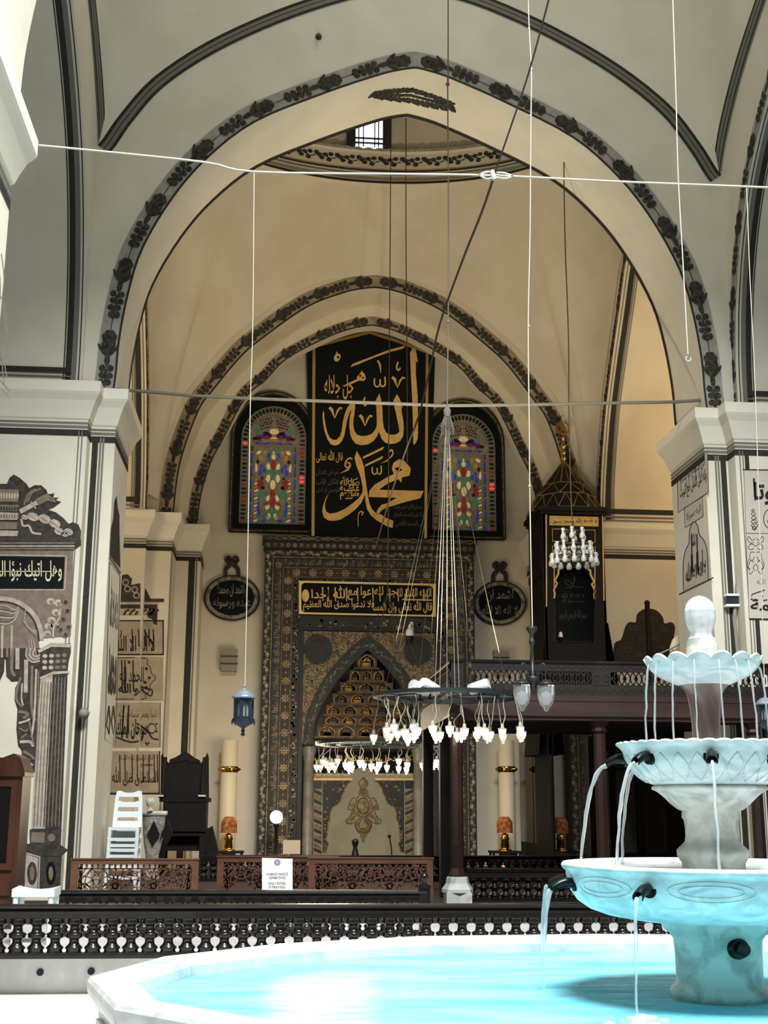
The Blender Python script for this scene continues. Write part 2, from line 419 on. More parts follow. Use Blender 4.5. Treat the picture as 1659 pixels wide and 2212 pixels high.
for o, sg in ((pl, 1), (pr, -1)):            # painted vertical borders on the pilaster fronts and the arms
    b = MB(); f = lambda x: CXA+sg*(x-CXA)
    for x0, x1, mt in ((-2.64, -2.56, 0), (-2.54, -2.515, 1), (-2.5, -2.475, 1)):
        b.box(f(x0), f(x1), 17.043, 17.06, .45, 6.62, mt)
    for x0, x1, mt in ((-2.79, -2.775, 1), (-2.745, -2.73, 1)):
        b.box(f(x0), f(x1), 16.743, 16.76, .45, 6.62, mt)
    if sg < 0: b.box(f(-2.87), f(-2.81), 16.742, 16.76, .45, 6.62, 0)
    b.build('painted_border', ['line', 'linegrey'], o)
# ---- mihrab bay
A2 = arch(CXA, H2); A3 = arch(CXA, H3)
w = MB(); archwall(w, WY(24.6), -2.65, 6.45, 14.6, A2, 1.0); wq = struct(w.build('wall_qibla_arch', 'plaster_lamplit'))
w = MB(); archwall(w, WY(25.6), -2.65, 6.45, 14.6, A3, .3); struct(w.build('wall_qibla_inner_arch', 'plaster_lamplit'))
archband('trim_4', WY(24.6), A2, .31, wq, 'bandwarm', .035, .93, .98)
archband('trim_5', WY(25.6), A3, .22, wq, 'bandwarm', .03, .86, .86)
w = MB(); w.box(-10, 14, 26.6, 27.1, 0, 16); struct(w.build('wall_qibla', 'plaster_lamplit'))
PQ = [(-4.8,24.38),(-2.62,24.38),(-2.62,24.6),(-2.12,24.6),(-2.12,25.6),(-1.62,25.6),(-1.62,26.6)]
for nm, P in (('wall_qibla_left_pier', PQ), ('wall_qibla_right_pier', mir(PQ))):
    left = P is PQ
    body = P+[(-4.8, 26.6)] if left else P+[(8.6, 26.6)]
    o = pier(nm, P, body, .45); o.data.materials[0] = M['plaster_lamplit']
    b = MB(); f = (lambda x: x) if left else (lambda x: 2*CXA-x)
    for x0, x1, mt in ((-1.86, -1.73, 0), (-1.71, -1.68, 1)): b.box(f(x0), f(x1), 25.593, 25.61, .45, 6.62, mt)
    b.box(f(-2.14), f(-2.115), 24.593, 24.61, .45, 6.55, 1); b.build('painted_border', ['line', 'linegrey'], o)
for nm, X, s in (('wall_left_bay', -2.65, 1), ('wall_right_bay', 6.45, -1)):
    w = MB(); c = arch(21.38, HS2); archwall(w, WX(X, s), 18.3, 24.62, 14.6, c, 2.0)
    o = struct(w.build(nm, 'plaster_lamplit')); b = MB()
    for (a0, a1, mt) in ((.04, .06, 1), (.1, .2, 0), (.21, .24, 1), (.26, .28, 1)):
        cc = offset(c, -.012); vs = [(X-s*a0, p[0], p[1]) for p in cc]+[(X-s*a1, p[0], p[1]) for p in cc]; n = len(cc)
        b.add(vs, [(i, i+1, n+i+1, n+i) for i in range(n-1)], mt)
    b.box(X-s*.1, X-s*1.95, 24.1, 24.12, 7.42, 7.52, 0); b.box(X-s*.1, X-s*1.95, 24.1, 24.12, 7.34, 7.37, 1)
    b.build('painted_frame', ['line', 'linegrey'], o)
    b = MB(); o_ = offset(c, .22); b.strip(WX(X, s), o_, c, .006); bo = struct(b.build('trim_6' if s > 0 else 'trim_7', 'bandwarm'))
    b = MB(); garland(b, WX(X, s), offset(c, .11), .15, .93, .8, .011); b.build('painted_garland', 'garland', bo)
# ---- pendentives and drums
def loft(base, ring, rows=9):
    n = len(base); vs = []
    for r in range(rows+1):
        t = r/rows
        for B, R in zip(base, ring):
            B = Vector(B); R = Vector(R); Q = Vector((B.x*.8+R.x*.2, B.y*.8+R.y*.2, B.z*.45+R.z*.55))
            vs.append(tuple(B*(1-t)**2+Q*2*t*(1-t)+R*t*t))
    fs = [(r*n+i, r*n+(i+1) % n, (r+1)*n+(i+1) % n, (r+1)*n+i) for r in range(rows) for i in range(n)]
    b = MB(); b.add(vs, fs, 0, True); return b
def baseloop(x0, x1, ya, yb, cx, cy, F, Sd, eps=.01):
    """closed loop over back arch (left to right), right side, front arch, left side"""
    f = arch(cx, F, 3); s = arch(cy, Sd, 3); P = []; segs = []
    for seq in ([(u, yb-eps, z) for u, z in f], [(x1-eps, v, z) for v, z in s[::-1]], [(u, ya+eps, z) for u, z in f[::-1]], [(x0+eps, v, z) for v, z in s]):
        segs.append(seq[:-1])
    return segs
def ringfor(segs, cx, cy, rx, ry, z):
    out = []
    for k, seq in enumerate(segs):
        n = len(seq); L_ = [0]
        for i in range(1, n): L_.append(L_[-1]+math.dist(seq[i], seq[i-1]))
        tot = L_[-1]+L_[-1]/max(n-1, 1)
        for i in range(n):
            an = radians(135-90*k-90*L_[i]/tot); out.append((cx+rx*cos(an), cy+ry*sin(an), z))
    return out
sg2 = baseloop(-2.65, 6.45, 18.35, 24.6, CXA, 21.4, [(d+.33 if d > .3 else d, z+.3) for d, z in H2], [(d+.28 if d > .2 else d, z+.25) for d, z in HS2])
b2 = [p for q in sg2 for p in q]; r2 = ringfor(sg2, CXA, 21.4, 4.0, 2.6, 14.36)
o = struct(loft(b2, r2).build('ceiling_pendentives', 'plaster_lamplit'))
def ellring(mb, cx, cy, rx, ry, prof, n=72, mt=0):
    vs = []; k = len(prof)
    for j in range(n):
        a = 2*pi*j/n
        for d, z in prof: vs.append((cx+(rx-d)*cos(a), cy+(ry-d)*sin(a), z))
    mb.add(vs, [(j*k+i, j*k+i+1, ((j+1) % n)*k+i+1, ((j+1) % n)*k+i) for j in range(n) for i in range(k-1)], mt, False)
b = MB(); ellring(b, CXA, 21.4, 4.0, 2.6, [(0,14.36),(.1,14.38),(.1,14.5),(.04,14.56),(.04,14.72),(.0,14.78),(0,15.13),(.07,15.15),(.07,15.2),(-.1,15.22),(-.1,17.6)])
o = struct(b.build('wall_drum', 'plaster_lamplit'))
b = MB()
for z0, z1, d, mt in ((14.385, 14.44, .106, 0), (14.46, 14.49, .106, 1), (14.6, 14.64, .048, 1), (14.68, 14.72, .048, 0)):
    ellring(b, CXA, 21.4, 4.0, 2.6, [(d, z0), (d, z1)], mt=mt)
b.build('painted_lines', ['line', 'linegrey'], o)
b = MB()
def drum(u, v, w=0): return (CXA+(3.99-w)*cos(u), 21.4+(2.59-w)*sin(u), v)
N_ = 54
for j in range(N_):
    u = 2*pi*j/N_; rr = .019
    for dv, du in ((.02, 0), (.0, .035), (.045, -.03), (-.06, .02), (-.09, -.02), (.05, .05)):
        b.disc(drum, u+du, 14.96+dv, rr*.8, .006, None, 0, 8, .045)
    b.stroke(drum, [(u+du, 14.95+.05*sin(du*50)) for du in (-.058, -.03, 0, .03, .058)], .018, .005)
    for q in (0, 1):
        uu = u+q*pi/N_; b.poly(drum, [(uu-.028, 15.14), (uu+.028, 15.14), (uu+.02, 15.2), (uu, 15.22), (uu-.02, 15.2)], .075, .08, 1)
b.build('painted_frieze', ['garland', 'band'], o)
b = MB(); ellring(b, CXA, 21.4, 4.1, 2.7, [(0,17.6),(.3,18.4),(1.0,19.3),(1.8,19.8),(2.69,20)]); struct(b.build('ceiling_dome', 'plaster_lamplit'))
# drum window facing the court
M['sky'] = emis('bright_sky', '#f2f4ff', 3.2)
wx = atY(797, 300, 24.0).x
b = MB()
for x0, x1, z0, z1 in ((wx-.47, wx-.29, 15.25, 17.2), (wx+.29, wx+.47, 15.25, 17.2), (wx-.47, wx+.47, 17.0, 17.3)): b.box(x0, x1, 23.86, 24.12, z0, z1)
o = struct(b.build('window_1', 'line'))
b = MB()
for x in (-.22, -.12, .12, .2): b.box(wx+x-.012, wx+x+.012, 23.93, 23.97, 15.25, 17.0)
for z in (15.33, 15.44, 16.15, 16.28): b.box(wx-.29, wx+.29, 23.92, 23.96, z-.015, z+.015)
b.build('window_grid', 'black', o)
b = MB(); b.box(wx-.29, wx+.29, 24.0, 24.02, 15.22, 17.0); b.build('pane', 'sky', o)
# ---- court vault with its skylight
sg1 = baseloop(-2.82, 6.62, 10.0, 17.0, CXA, 13.6, C1, CS1)
b1 = [p for q in sg1 for p in q]; r1 = ringfor(sg1, CXA, 13.5, 3.9, 2.9, 15.6)
struct(loft(b1, r1).build('ceiling_court_pendentives', 'plaster'))
b = MB(); ellring(b, CXA, 13.5, 3.9, 2.9, [(0,15.6),(.1,15.62),(.1,15.8),(0,15.84),(0,17.5),(.6,18.3),(1.2,18.6)]); struct(b.build('ceiling_court', 'plaster'))
c1 = arch(CXA, C1); b = MB()
for d0, d1, mt in ((0, -.05, 0), (-.05, -.1, 1), (-.1, -.115, 0), (-.115, -.175, 1), (-.175, -.22, 0)):
    b.strip(WY(17), offset(c1, d0), offset(c1, d1), .014, None, mt)
o1 = [len(sg1[0]), len(sg1[0])+len(sg1[1]), len(sg1[0])+len(sg1[1])+len(sg1[2])]
for i0, i1 in ((o1[0], o1[1]), (o1[2], len(b1))):
    def bez(B, R, t):
        B = Vector(B); R = Vector(R); Q = Vector((B.x*.8+R.x*.2, B.y*.8+R.y*.2, B.z*.45+R.z*.55)); p = B*(1-t)**2+Q*2*t*(1-t)+R*t*t; return p+(Vector((CXA, 13.5, p.z-1))-p).normalized()*.02
    for t0, t1, mt in ((0, .012, 0), (.012, .035, 1), (.035, .042, 0), (.042, .066, 1), (.066, .08, 0)):
        n = i1-i0+1; idx = [(i0+k) % len(b1) for k in range(n)]
        b.add([tuple(bez(b1[i], r1[i], t0)) for i in idx]+[tuple(bez(b1[i], r1[i], t1)) for i in idx], [(k, k+1, n+k+1, n+k) for k in range(n-1)], mt)
struct(b.build('trim_8', ['line', 'linegrey']))
b = MB(); o_ = offset(arch(13.6, HS1), .24); b.strip(WX(6.62, -1), o_, arch(13.6, HS1), .006); bo = struct(b.build('trim_9', 'band'))
b = MB(); garland(b, WX(6.62, -1), offset(arch(13.6, HS1), .12), .15, 1.1, .9, .011); b.build('painted_garland', 'garland', bo)
# ---- floors
b = MB(); b.box(-10, 14, -3, 10.75, -.2, 0); struct(b.build('floor_court', 'stone_floor'))
b = MB(); b.box(-10, 14, 10.75, 13.4, -.2, .45); b.box(-10, 14, 13.4, 27, -.2, .45, 1); struct(b.build('floor', ['stone_floor', 'carpet']))
b = MB(); b.box(-10, 14, 10.63, 10.95, .17, .456); b.box(-10, 14, 10.52, 10.63, 0, .17); kerb = struct(b.build('trim_10', 'kerb'))
for (px, py) in ((87, 2100), (197, 2098)):
    q = atY(px, py, 10.63); b = MB(); b.disc(WY(10.63), q.x, q.z, .028, 0, .012, 0, 14)
    for i in range(-2, 3): b.box(q.x-.02, q.x+.02, 10.612, 10.618, q.z+i*.009-.002, q.z+i*.009+.002)
    o = b.build('vent_cover', 'steel'); tag(o, 'round metal vent cover low on the white kerb, '+('at its far left end' if px < 100 else 'beside the pool corner'), 'vent')
q = atY(688, 84, 17)
b = MB(); b.tube([(q.x, 17, q.z+.04), (q.x, 16.93, q.z+.03), (q.x, 16.9, q.z-.02), (q.x+.02, 16.93, q.z-.05)], .022, 7); b.disc(WY(17), q.x, q.z+.03, .05, 0, .02)
tag(b.build('ceiling_hook', 'steel'), 'small dark iron hook alone on the grey wall above the large arch', 'hook')
# ================================================================== QIBLA WALL: calligraphy panel, windows, mihrab, roundels
def PM(Y, ox=0, oy=0, s=1):
    def f(u, v, w=0):
        p = atY(ox+u/s, oy+v/s, Y); return (p.x, p.y-w, p.z)
    return f
# ---- great calligraphy panel
a = PM(26.3, 660, 715, 5.7207); bq = PM(26.3, 660, 955, 5.7207)
t = thing('calligraphy_panel', 'tall black panel with huge gold calligraphy and pointed gilt top above the mihrab', 'calligraphy panel', (CXA+.05, 26.33, 7.35))
b = MB(); off = 240*5.7207
b.poly(a, [(15, 205), (88, 183), (790, 3), (1522, 258), (1600, 320), (1535, 1192+off-955+715), (25, 1165+off-955+715)] if 0 else [(18, 205), (88, 183), (790, 3), (1522, 258), (1602, 300), (1535, off+1192), (45, off+1165)], -.06, 0)
b.build('board', 'panelblack', t)
b = MB()
b.stroke(a, [(104, 196), (92, off+1162)], 36, 0, .02); b.stroke(a, [(1504, 270), (1482, off+1192)], 34, 0, .02)
b.stroke(a, [(90, 200), (450, 105), (790, 18), (1130, 128), (1520, 272)], 32, 0, .02); b.build('gilt_border', 'goldline', t)
b = MB(); W0 = .012
def P_(mp, *loops): b.poly(mp, list(loops) if len(loops) > 1 else loops[0], W0)
P_(a, smooth([(1345,170),(1372,290),(1390,395)], 3)+[(1365,372),(1362,520),(1385,800),(1388,1000),(1390,1250),(1385,1330),(1365,1385),(1338,1408),(1330,1380),(1325,1100),(1318,860),(1300,520),(1290,270)])
P_(a, [(1130,780),(1168,850),(1203,955),(1182,935),(1193,1030),(1208,1120),(1213,1210),(1205,1300),(1170,1360),(1110,1392),(1040,1400),(980,1380),(935,1325),(905,1245),(880,1310),(840,1360),(780,1400),(690,1415),(620,1395),(575,1340),(550,1270),(540,1180),(543,1080),(560,1010),(572,975),(545,1010),(520,1080),(500,1180),(480,1290),(450,1360),(410,1405),(360,1418),(315,1405),(270,1340),(235,1240),(215,1130),(210,1040),(218,985),(228,1010),(235,1090),(250,1180),(270,1260),(300,1320),(345,1348),(385,1345),(425,1300),(445,1240),(460,1130),(480,1040),(510,960),(550,895),(610,890),(615,920),(605,1010),(592,1100),(590,1170),(605,1240),(640,1285),(700,1300),(760,1295),(820,1270),(860,1220),(878,1180),(880,1130),(875,950),(862,870),(912,770),(938,870),(948,950),(955,1100),(965,1190),(990,1250),(1020,1275),(1070,1285),(1120,1278),(1160,1250),(1150,1180),(1125,1060),(1095,930),(1085,860)])
P_(a, [(555,450),(580,410),(1030,235),(1215,185),(1232,190),(1205,222),(1050,260),(850,330),(660,410)])
P_(a, [(385,250),(400,280),(430,290),(435,320),(420,360),(395,380),(365,378),(350,355),(352,320),(375,285)], [(390,310),(415,315),(418,335),(405,345),(388,330)])
for x, y in ((1070, 570), (295, 945), (668, 1042)):
    b.stroke(a, [(x, y), (x+30, y+30), (x+66, y+135)], [36, 38, 5], W0); b.stroke(a, [(x+66, y+135), (x+100, y+45), (x+130, y+5), (x+155, y+18)], [5, 26, 22, 30], W0)
for x, y in ((1145, 378), (735, 815)): b.stroke(a, smooth([(x, y), (x-20, y+70), (x, y+110), (x+30, y+75)], 4), [4]+[20]*11+[5], W0)
def lillah(mp, x, y, k=1, wd=20):
    b.stroke(mp, smooth([(x+62*k, y-62*k), (x+66*k, y+30*k), (x+40*k, y+60*k), (x+8*k, y+40*k), (x+4*k, y-30*k)], 3), wd*k, W0)
    b.stroke(mp, smooth([(x+4*k, y+30*k), (x-20*k, y+62*k), (x-55*k, y+52*k), (x-68*k, y+10*k), (x-62*k, y-42*k)], 3), wd*k, W0)
lillah(a, 917, 628); b.stroke(a, [(890, 365), (920, 420), (930, 520)], [22, 26, 5], W0); lillah(bq, 880, 345, .85)
P_(a, [(690,490),(735,540),(745,590),(720,620),(660,615),(560,660),(480,690),(455,685),(560,630),(630,600),(640,560),(680,520)], [(660,548),(676,540),(690,550),(686,566),(668,570),(658,560)], [(696,572),(712,566),(724,578),(716,592),(700,590)])
txt(b, a, 'جل جلاله', 232, 848, 590, 545, W0, bold=.01)
P_(bq, [(1300,330),(1285,415),(1190,440),(1183,505),(1145,460),(1020,510),(905,590),(1460,605),(1420,695),(1240,740),(1025,805),(945,840),(1000,760),(1130,690),(780,680),(790,600),(850,530),(1000,440),(1090,395),(1065,330),(1085,260),(1150,215),(1210,225),(1290,310)], [(1100,325),(1140,310),(1200,345),(1150,370),(1120,350)])
P_(bq, [(630,110),(605,200),(630,300),(670,400),(690,480),(705,560),(705,620),(660,690),(580,760),(480,830),(380,875),(300,885),(255,860),(240,800),(245,740),(285,635),(250,690),(215,790),(205,860),(225,930),(280,970),(350,975),(430,960),(530,900),(620,830),(690,750),(735,650),(740,740),(760,830),(810,910),(880,970),(1000,1040),(1075,1065),(1085,975),(1000,940),(920,890),(860,870),(820,830),(790,760),(775,690),(765,620),(750,520),(735,420),(725,320),(695,215)])
P_(bq, [(1000,760),(940,775),(895,825),(870,885),(905,890),(945,838),(1030,800)])
P_(bq, [(705,205),(712,180),(960,60),(972,65),(950,95),(720,205)]); P_(bq, [(735,305),(738,280),(950,175),(960,180),(940,210),(750,300)])
b.stroke(bq, smooth([(1042,125), (1055,95), (1076,112), (1078,150), (1040,200)], 4), 17, W0); b.stroke(bq, [(1045, 190), (1000, 235), (935, 262)], [6, 16, 4], W0)
b.stroke(bq, smooth([(580,215), (540,200), (500,240), (490,290), (520,322), (550,300), (545,262), (512,258)], 4), 19, W0); b.stroke(bq, [(548,295), (520,345), (430,386)], [30, 24, 4], W0)
b.stroke(bq, smooth([(690,905), (712,875), (680,860), (655,890), (648,960), (652,1050)], 4), [14]*12+[9]*8+[4], W0)
txt(b, bq, 'قال الله تعالى', 130, 258, 460, 92, W0, bold=.01); txt(b, bq, 'ﷺ', 425, 715, 665, 425, W0, bold=.008)
b.build('gold_lettering', 'gold', t)
b = MB()
for s_, bx in (('ثم دنى فتدلى', (125,430,410,335)), ('فكان قاب', (135,540,405,450)), ('قوسين او ادنى', (130,630,420,555)), ('سبحان الذى اسرى بعبده', (1090,835,1440,770)), ('ليلا من المسجد الحرام', (1090,942,1455,865)), ('الى المسجد الاقصى', (1110,1052,1445,970))):
    txt(b, bq, s_, *bx, .01, bold=.008)
b.build('grey_lettering', 'greyink', t)
# ---- stained glass windows
for n_, c_, r_ in (('g_dark', '#1c1713', .25), ('g_blue', '#2b3aa6', .2), ('g_red', '#7a2420', .2), ('g_green', '#2f7a58', .2), ('g_cream', '#d8c48e', .3), ('g_amber', '#a07a2e', .2), ('g_grey', '#4d6456', .3)):
    M[n_] = mat('glass_'+n_[2:], c_, r_, coat=.4, emit=c_, es=0 if n_ == 'g_dark' else .22)  # faint glow put into the panes, as if lit from behind
M['g_bright'] = mat('glass_lit_red', '#e03848', .3, emit='#ff4050', es=.7)
M['tracery'] = mat('window_tracery', '#938d7b', .7, var='#7f7967', scale=12)
def stained(nm, cx, z0, seed):
    rnd = random.Random(seed); k = .00151; ym = 26.45
    mp = lambda u, v, w=0: (cx+(u-475)*k, ym-w, z0+v*k)
    def archpts(u0, u1, vs, n=20, rise=1.0):
        c = (u0+u1)/2; r = (u1-u0)/2; return [(u0, 0)]+[(c-r*cos(pi*i/n), vs+r*sin(pi*i/n)*rise) for i in range(n+1)]+[(u1, 0)]
    def shift(P, d): return [(p[0], p[1] if p[1] > 0 else -d) for p in P]
    b = MB(); inner = archpts(0, 950, 1290, rise=1.06); outer = shift(archpts(-130, 1060, 1290, rise=1.16), 120)
    b.poly(mp, [outer, inner], -.14, .0); o = struct(b.build(nm, 'panelblack'))
    b = MB()
    for d, mt in ((0, 0), (22, 1), (44, 0)):
        P = shift(archpts(-130+d-8, 1060-d+8, 1290, rise=1.16), 120-d*.8); b.loopstroke(mp, P, 14, 0, .03, mt)
    b.build('frame_moulding', ['line', 'greygold'], o)
    b = MB(); b.poly(mp, inner, -.12); b.build('tracery_screen', 'tracery', o)
    G = ['g_dark', 'g_blue', 'g_red', 'g_green', 'g_cream', 'g_amber', 'g_grey', 'g_bright']; g = MB(); w = -.112
    D = lambda u, v, r, mt, ry=None, rot=0, n=10: g.disc(mp, u, v, r, w, None, mt, n, ry, rot)
    for x in (58, 892):
        v = 35
        while v < 1290:
            br = rnd.random(); D(x, v, 40, 7 if (x > 500 and 640 < v < 720) or (x < 500 and 1180 < v < 1240) else (2 if br < .25 else 0), 22)
            for s_ in (-1, 1): D(x+s_*46, v+31, 9, 6, 22)
            v += 62
    for i in range(1, 24):
        an = pi*i/24; D(475-417*cos(an), 1290+442*sin(an), 40, 0, 22, pi-an)
    for i in range(24):
        an = pi*(i+.5)/24; D(475-460*cos(an), 1290+485*sin(an), 10, 6, 22, pi/2-an)
    for x in (160, 790):
        v = 60
        while v < 1180:
            D(x, v, 18, 1, 58); D(x, v+98, 14, 0, 14); D(x, v+132, 12, 0, 12); v += 192
    for x, l in ((240, 70), (380, 70), (560, 70), (710, 70)): D(x, 1222, l*.62, 1, 17)
    for x in (305, 455, 500, 640): D(x, 1222, 12, 2)
    for s_ in (-1, 1):                                             # twisted amber columns and flanking leaves
        for i in range(12): g.poly(mp, [(475+s_*235-28, 40+i*55), (475+s_*235+28, 62+i*55), (475+s_*235+28, 92+i*55), (475+s_*235-28, 68+i*55)], w, None, 5 if i % 2 else 4)
        for (x, y, r, ry, mt, ro) in ((215, 1080, 34, 22, 4, .6), (180, 1000, 26, 40, 5, .3), (130, 1080, 22, 34, 5, -.5), (250, 850, 20, 55, 4, .1), (225, 940, 18, 28, 0, 0), (70, 1090, 18, 46, 3, -.2), (45, 1055, 34, 18, 1, .2), (70, 1000, 20, 36, 1, .5),
            (150, 840, 26, 60, 1, .45), (190, 780, 20, 46, 1, -.2), (70, 870, 24, 46, 4, .2), (60, 790, 36, 32, 3, 0), (72, 690, 26, 56, 4, -.15), (60, 400, 26, 40, 4, -.5), (85, 310, 30, 24, 2, .4), (75, 265, 28, 40, 4, -.5), (65, 195, 34, 30, 3, .2), (50, 130, 22, 44, 4, -.1),
            (180, 600, 40, 70, 2, .1), (150, 460, 26, 60, 3, .3), (195, 400, 18, 70, 6, 0), (205, 300, 18, 34, 1, 0), (195, 200, 18, 70, 1, .2), (205, 120, 16, 60, 3, .2), (120, 60, 30, 22, 1, .3), (160, 20, 50, 18, 6, .1), (140, 550, 22, 22, 0, 0), (150, 700, 20, 24, 0, 0), (110, 640, 22, 22, 6, 0),
            (110, 1370, 40, 26, 0, -.3), (100, 1330, 60, 40, 2, .2), (170, 1330, 26, 60, 1, -.8), (220, 1300, 30, 46, 2, .5), (55, 1340, 22, 30, 1, .3), (270, 1290, 36, 22, 0, 0), (230, 1420, 20, 50, 3, .4)):
            D(475+s_*x, y, r*1.22, mt, ry*1.18, -s_*ro)
        for i in range(5):
            for j in range(4): D(475+s_*(40+i*36+(j % 2)*12), 1480+j*42-i*10, 14, 0 if (i+j) % 3 else 2)
    for (y, r, ry, mt) in ((900, 30, 85, 2), (600, 34, 70, 4), (400, 40, 130, 2), (1040, 26, 80, 4), (1400, 60, 46, 4), (1345, 46, 20, 5), (1275, 68, 14, 5), (1305, 56, 12, 4), (740, 14, 70, 3), (170, 16, 60, 3), (60, 26, 40, 6)): D(475, y, r*1.2, mt, ry*1.05)
    g.build('pane', G, o)
    b = MB()                                                       # raised bars
    b.stroke(mp, [(0, 1180), (950, 1180)], 24, -.118, -.09)
    for x in (118, 205, 745, 832): b.stroke(mp, [(x, 0), (x, 1180)], 16, -.118, -.1)
    b.stroke(mp, archpts(118, 832, 1290)[1:-1], 16, -.118, -.1)
    for s_ in (-1, 1): b.stroke(mp, smooth([(475, 1130), (475+s_*60, 1010), (475+s_*150, 860), (475+s_*155, 740), (475+s_*80, 620), (475+s_*40, 560), (475+s_*110, 400), (475+s_*110, 260), (475+s_*30, 60)], 4), 14, -.118, -.1)
    b.build('lead_bar', 'tracery', o); return o
ql = atY(587, 1132, 26.45); qr = atY(1004.5, 1146, 26.45)
stained('window_2', ql.x, ql.z, 3); stained('window_3', qr.x, qr.z, 8)
# ---- mihrab
MF = 26.12; mp = WY(MF)
xl = atY(564, 1500, MF).x; xr = 2*1.93-xl; cxm = 1.93; hm = (xr-xl)/2; zt = atY(795, 1190, MF).z; z_in = atY(795, 1366, MF).z
M['mihrab'] = mat('mihrab_ground', '#2a2721', .6, var='#1e1c17', scale=9)
M['mihrab2'] = mat('mihrab_brown', '#382c21', .6, var='#281f17', scale=9)
M['mihrabgreen'] = mat('mihrab_green', '#23281f', .6, var='#1b1e18', scale=9)
M['tangilt'] = mat('tan_gilding', '#a5926a', .6, metal=.1, var='#7d6d4d', scale=7)
M['arab'] = mat('arabesque_gold', '#8a774e', .5, metal=.2, var='#5f5032', scale=11)
M['stonegrey'] = mat('column_grey_marble', '#8d877b', .35, var='#7a756a', scale=5)
M['nichecream'] = mat('niche_painted_plaster', '#8f8a72', .7, var='#86806a', scale=3)
mh = thing('mihrab', 'large ornate dark mihrab with gilded bands and pointed stalactite niche', 'mihrab', (cxm, MF, .45))
cr = PM(MF, 640, 1365, 5.925)
NO = [(80,1440),(95,1300),(130,1060),(220,840),(350,600),(520,380),(720,180),(830,95),(915,60)]
NI = [(205,1440),(212,1330),(250,1130),(320,960),(420,790),(540,610),(700,430),(820,310),(915,235)]
def halfm(P): return [(p[0]-cxm) for p in P]
def cuv(P): return uvY(crop(P, 640, 1365, 5.925), MF)
def sym(P):
    L_ = [(p[0], p[1]) for p in P]; ax = L_[-1][0]; return L_[:-1]+[(ax, L_[-1][1])]+[(2*ax-x, z) for x, z in L_[-2::-1]]
no = sym(smooth(cuv(NO), 3)); ni = sym(smooth(cuv(NI), 3)); cap0 = no[0][1]
zf = .45
hole = [(no[0][0], zf)]+no+[(no[-1][0], zf)]
b = MB(); b.poly(mp, [[(xl, zf), (xr, zf), (xr, zt), (xl, zt)], hole], -.46, 0); b.build('slab', 'mihrab', mh)
b = MB()                                                            # cornice
b.box(xl-.06, xr+.06, MF-.1, MF+.44, zt+.16, zt+.27); b.box(xl-.03, xr+.03, MF-.05, MF+.44, zt, zt+.16)
co = b.build('cornice', 'mihrab', mh)
b = MB(); n = 22
for i in range(n):
    u = xl+(xr-xl)*(i+.5)/n; s_ = 1 if i % 2 else .6
    b.loopstroke(mp, [(u-.1, zt+.215), (u, zt+.215+.045*s_), (u+.1, zt+.215), (u, zt+.215-.045*s_)], .016, .1, .115)
    b.disc(mp, u+.1, zt+.215, .022, .1, .115, 0, 8)
n = 32
for i in range(n):
    u = xl+(xr-xl)*(i+.5)/n; b.disc(mp, u, zt+.075, .042, .05, .06, 0, 9); b.disc(mp, u, zt+.075, .018, .06, .066, 1, 6)
b.build('carved_ornament', ['greygold', 'mihrab'], co)
def bandpath(d):                                                    # up the left, over the top, down the right at inset d
    return [(xl+d, zf), (xl+d, zt-d), (xr-d, zt-d), (xr-d, zf)]
def along(d, step, fn):
    P = bandpath(d)
    for i in range(3):
        p = Vector(P[i]); q = Vector(P[i+1]); L_ = (q-p).length; n = max(1, round(L_/step)); an = math.atan2(q.y-p.y, q.x-p.x)
        for k in range(n): c = p+(q-p)*((k+.5)/n); fn(c.x, c.y, an, k)
def bandstrip(name, d0, d1, m_, w=.012):
    b = MB(); A_ = bandpath(d0); B_ = bandpath(d1); b.strip(mp, A_, B_, 0, w); return b.build(name, m_, mh)
fb = bandstrip('floral_border', .02, .15, 'mihrabgreen')
b = MB()
def leaf(u, v, an, k):
    sg = 1 if k % 2 else -1; nx, ny = -sin(an), cos(an)
    b.disc(mp, u+nx*.02*sg, v+ny*.02*sg, .05, .014, .022, 0, 9, .04, an); b.disc(mp, u-nx*.035*sg+cos(an)*.06, v-ny*.035*sg+sin(an)*.06, .022, .014, .02, 0, 7)
    b.stroke(mp, [(u+nx*.04*sg, v+ny*.04*sg), (u+cos(an)*.06, v+sin(an)*.06), (u+cos(an)*.12-nx*.03*sg, v+sin(an)*.12-ny*.03*sg)], .016, .014)
along(.085, .16, leaf); b.build('scrolling_leaves', 'greygold', fb)
b = MB(); b.strip(mp, bandpath(.165), bandpath(.19), 0, .03); b.strip(mp, bandpath(.39), bandpath(.405), 0, .02); b.strip(mp, bandpath(.59), bandpath(.605), 0, .02); b.build('gilt_fillet', 'dullgold', mh)
kb = bandstrip('script_border', .2, .385, 'mihrab')
b = MB(); rk = random.Random(5)
def kuf(u, v, an, k):
    if abs(sin(an)) < .5: return
    for j in range(5):
        o_ = -.07+j*.033; L_ = rk.choice([.05, .09, .12]); c0 = Vector((u, v))+Vector((cos(an), sin(an)))*o_; nn = Vector((-sin(an), cos(an)))
        b.stroke(mp, [tuple(c0-nn*.06), tuple(c0-nn*(.06-L_))], .014, .014)
    c0 = Vector((u, v))-Vector((-sin(an), cos(an)))*.055; b.stroke(mp, [tuple(c0-Vector((cos(an), sin(an)))*.075), tuple(c0+Vector((cos(an), sin(an)))*.06)], .018, .014)
along(.29, .17, kuf)
W4 = (xr-xl-.44)/4
for i in range(4): txt(b, mp, 'الملك لله الواحد القهار', xl+.22+i*W4, zt-.375, xl+.22+(i+.96)*W4, zt-.215, .016, bold=.012)
b.build('script_lettering', 'greygold', kb)
rb = bandstrip('rosette_border', .41, .585, 'mihrab2')
b = MB()
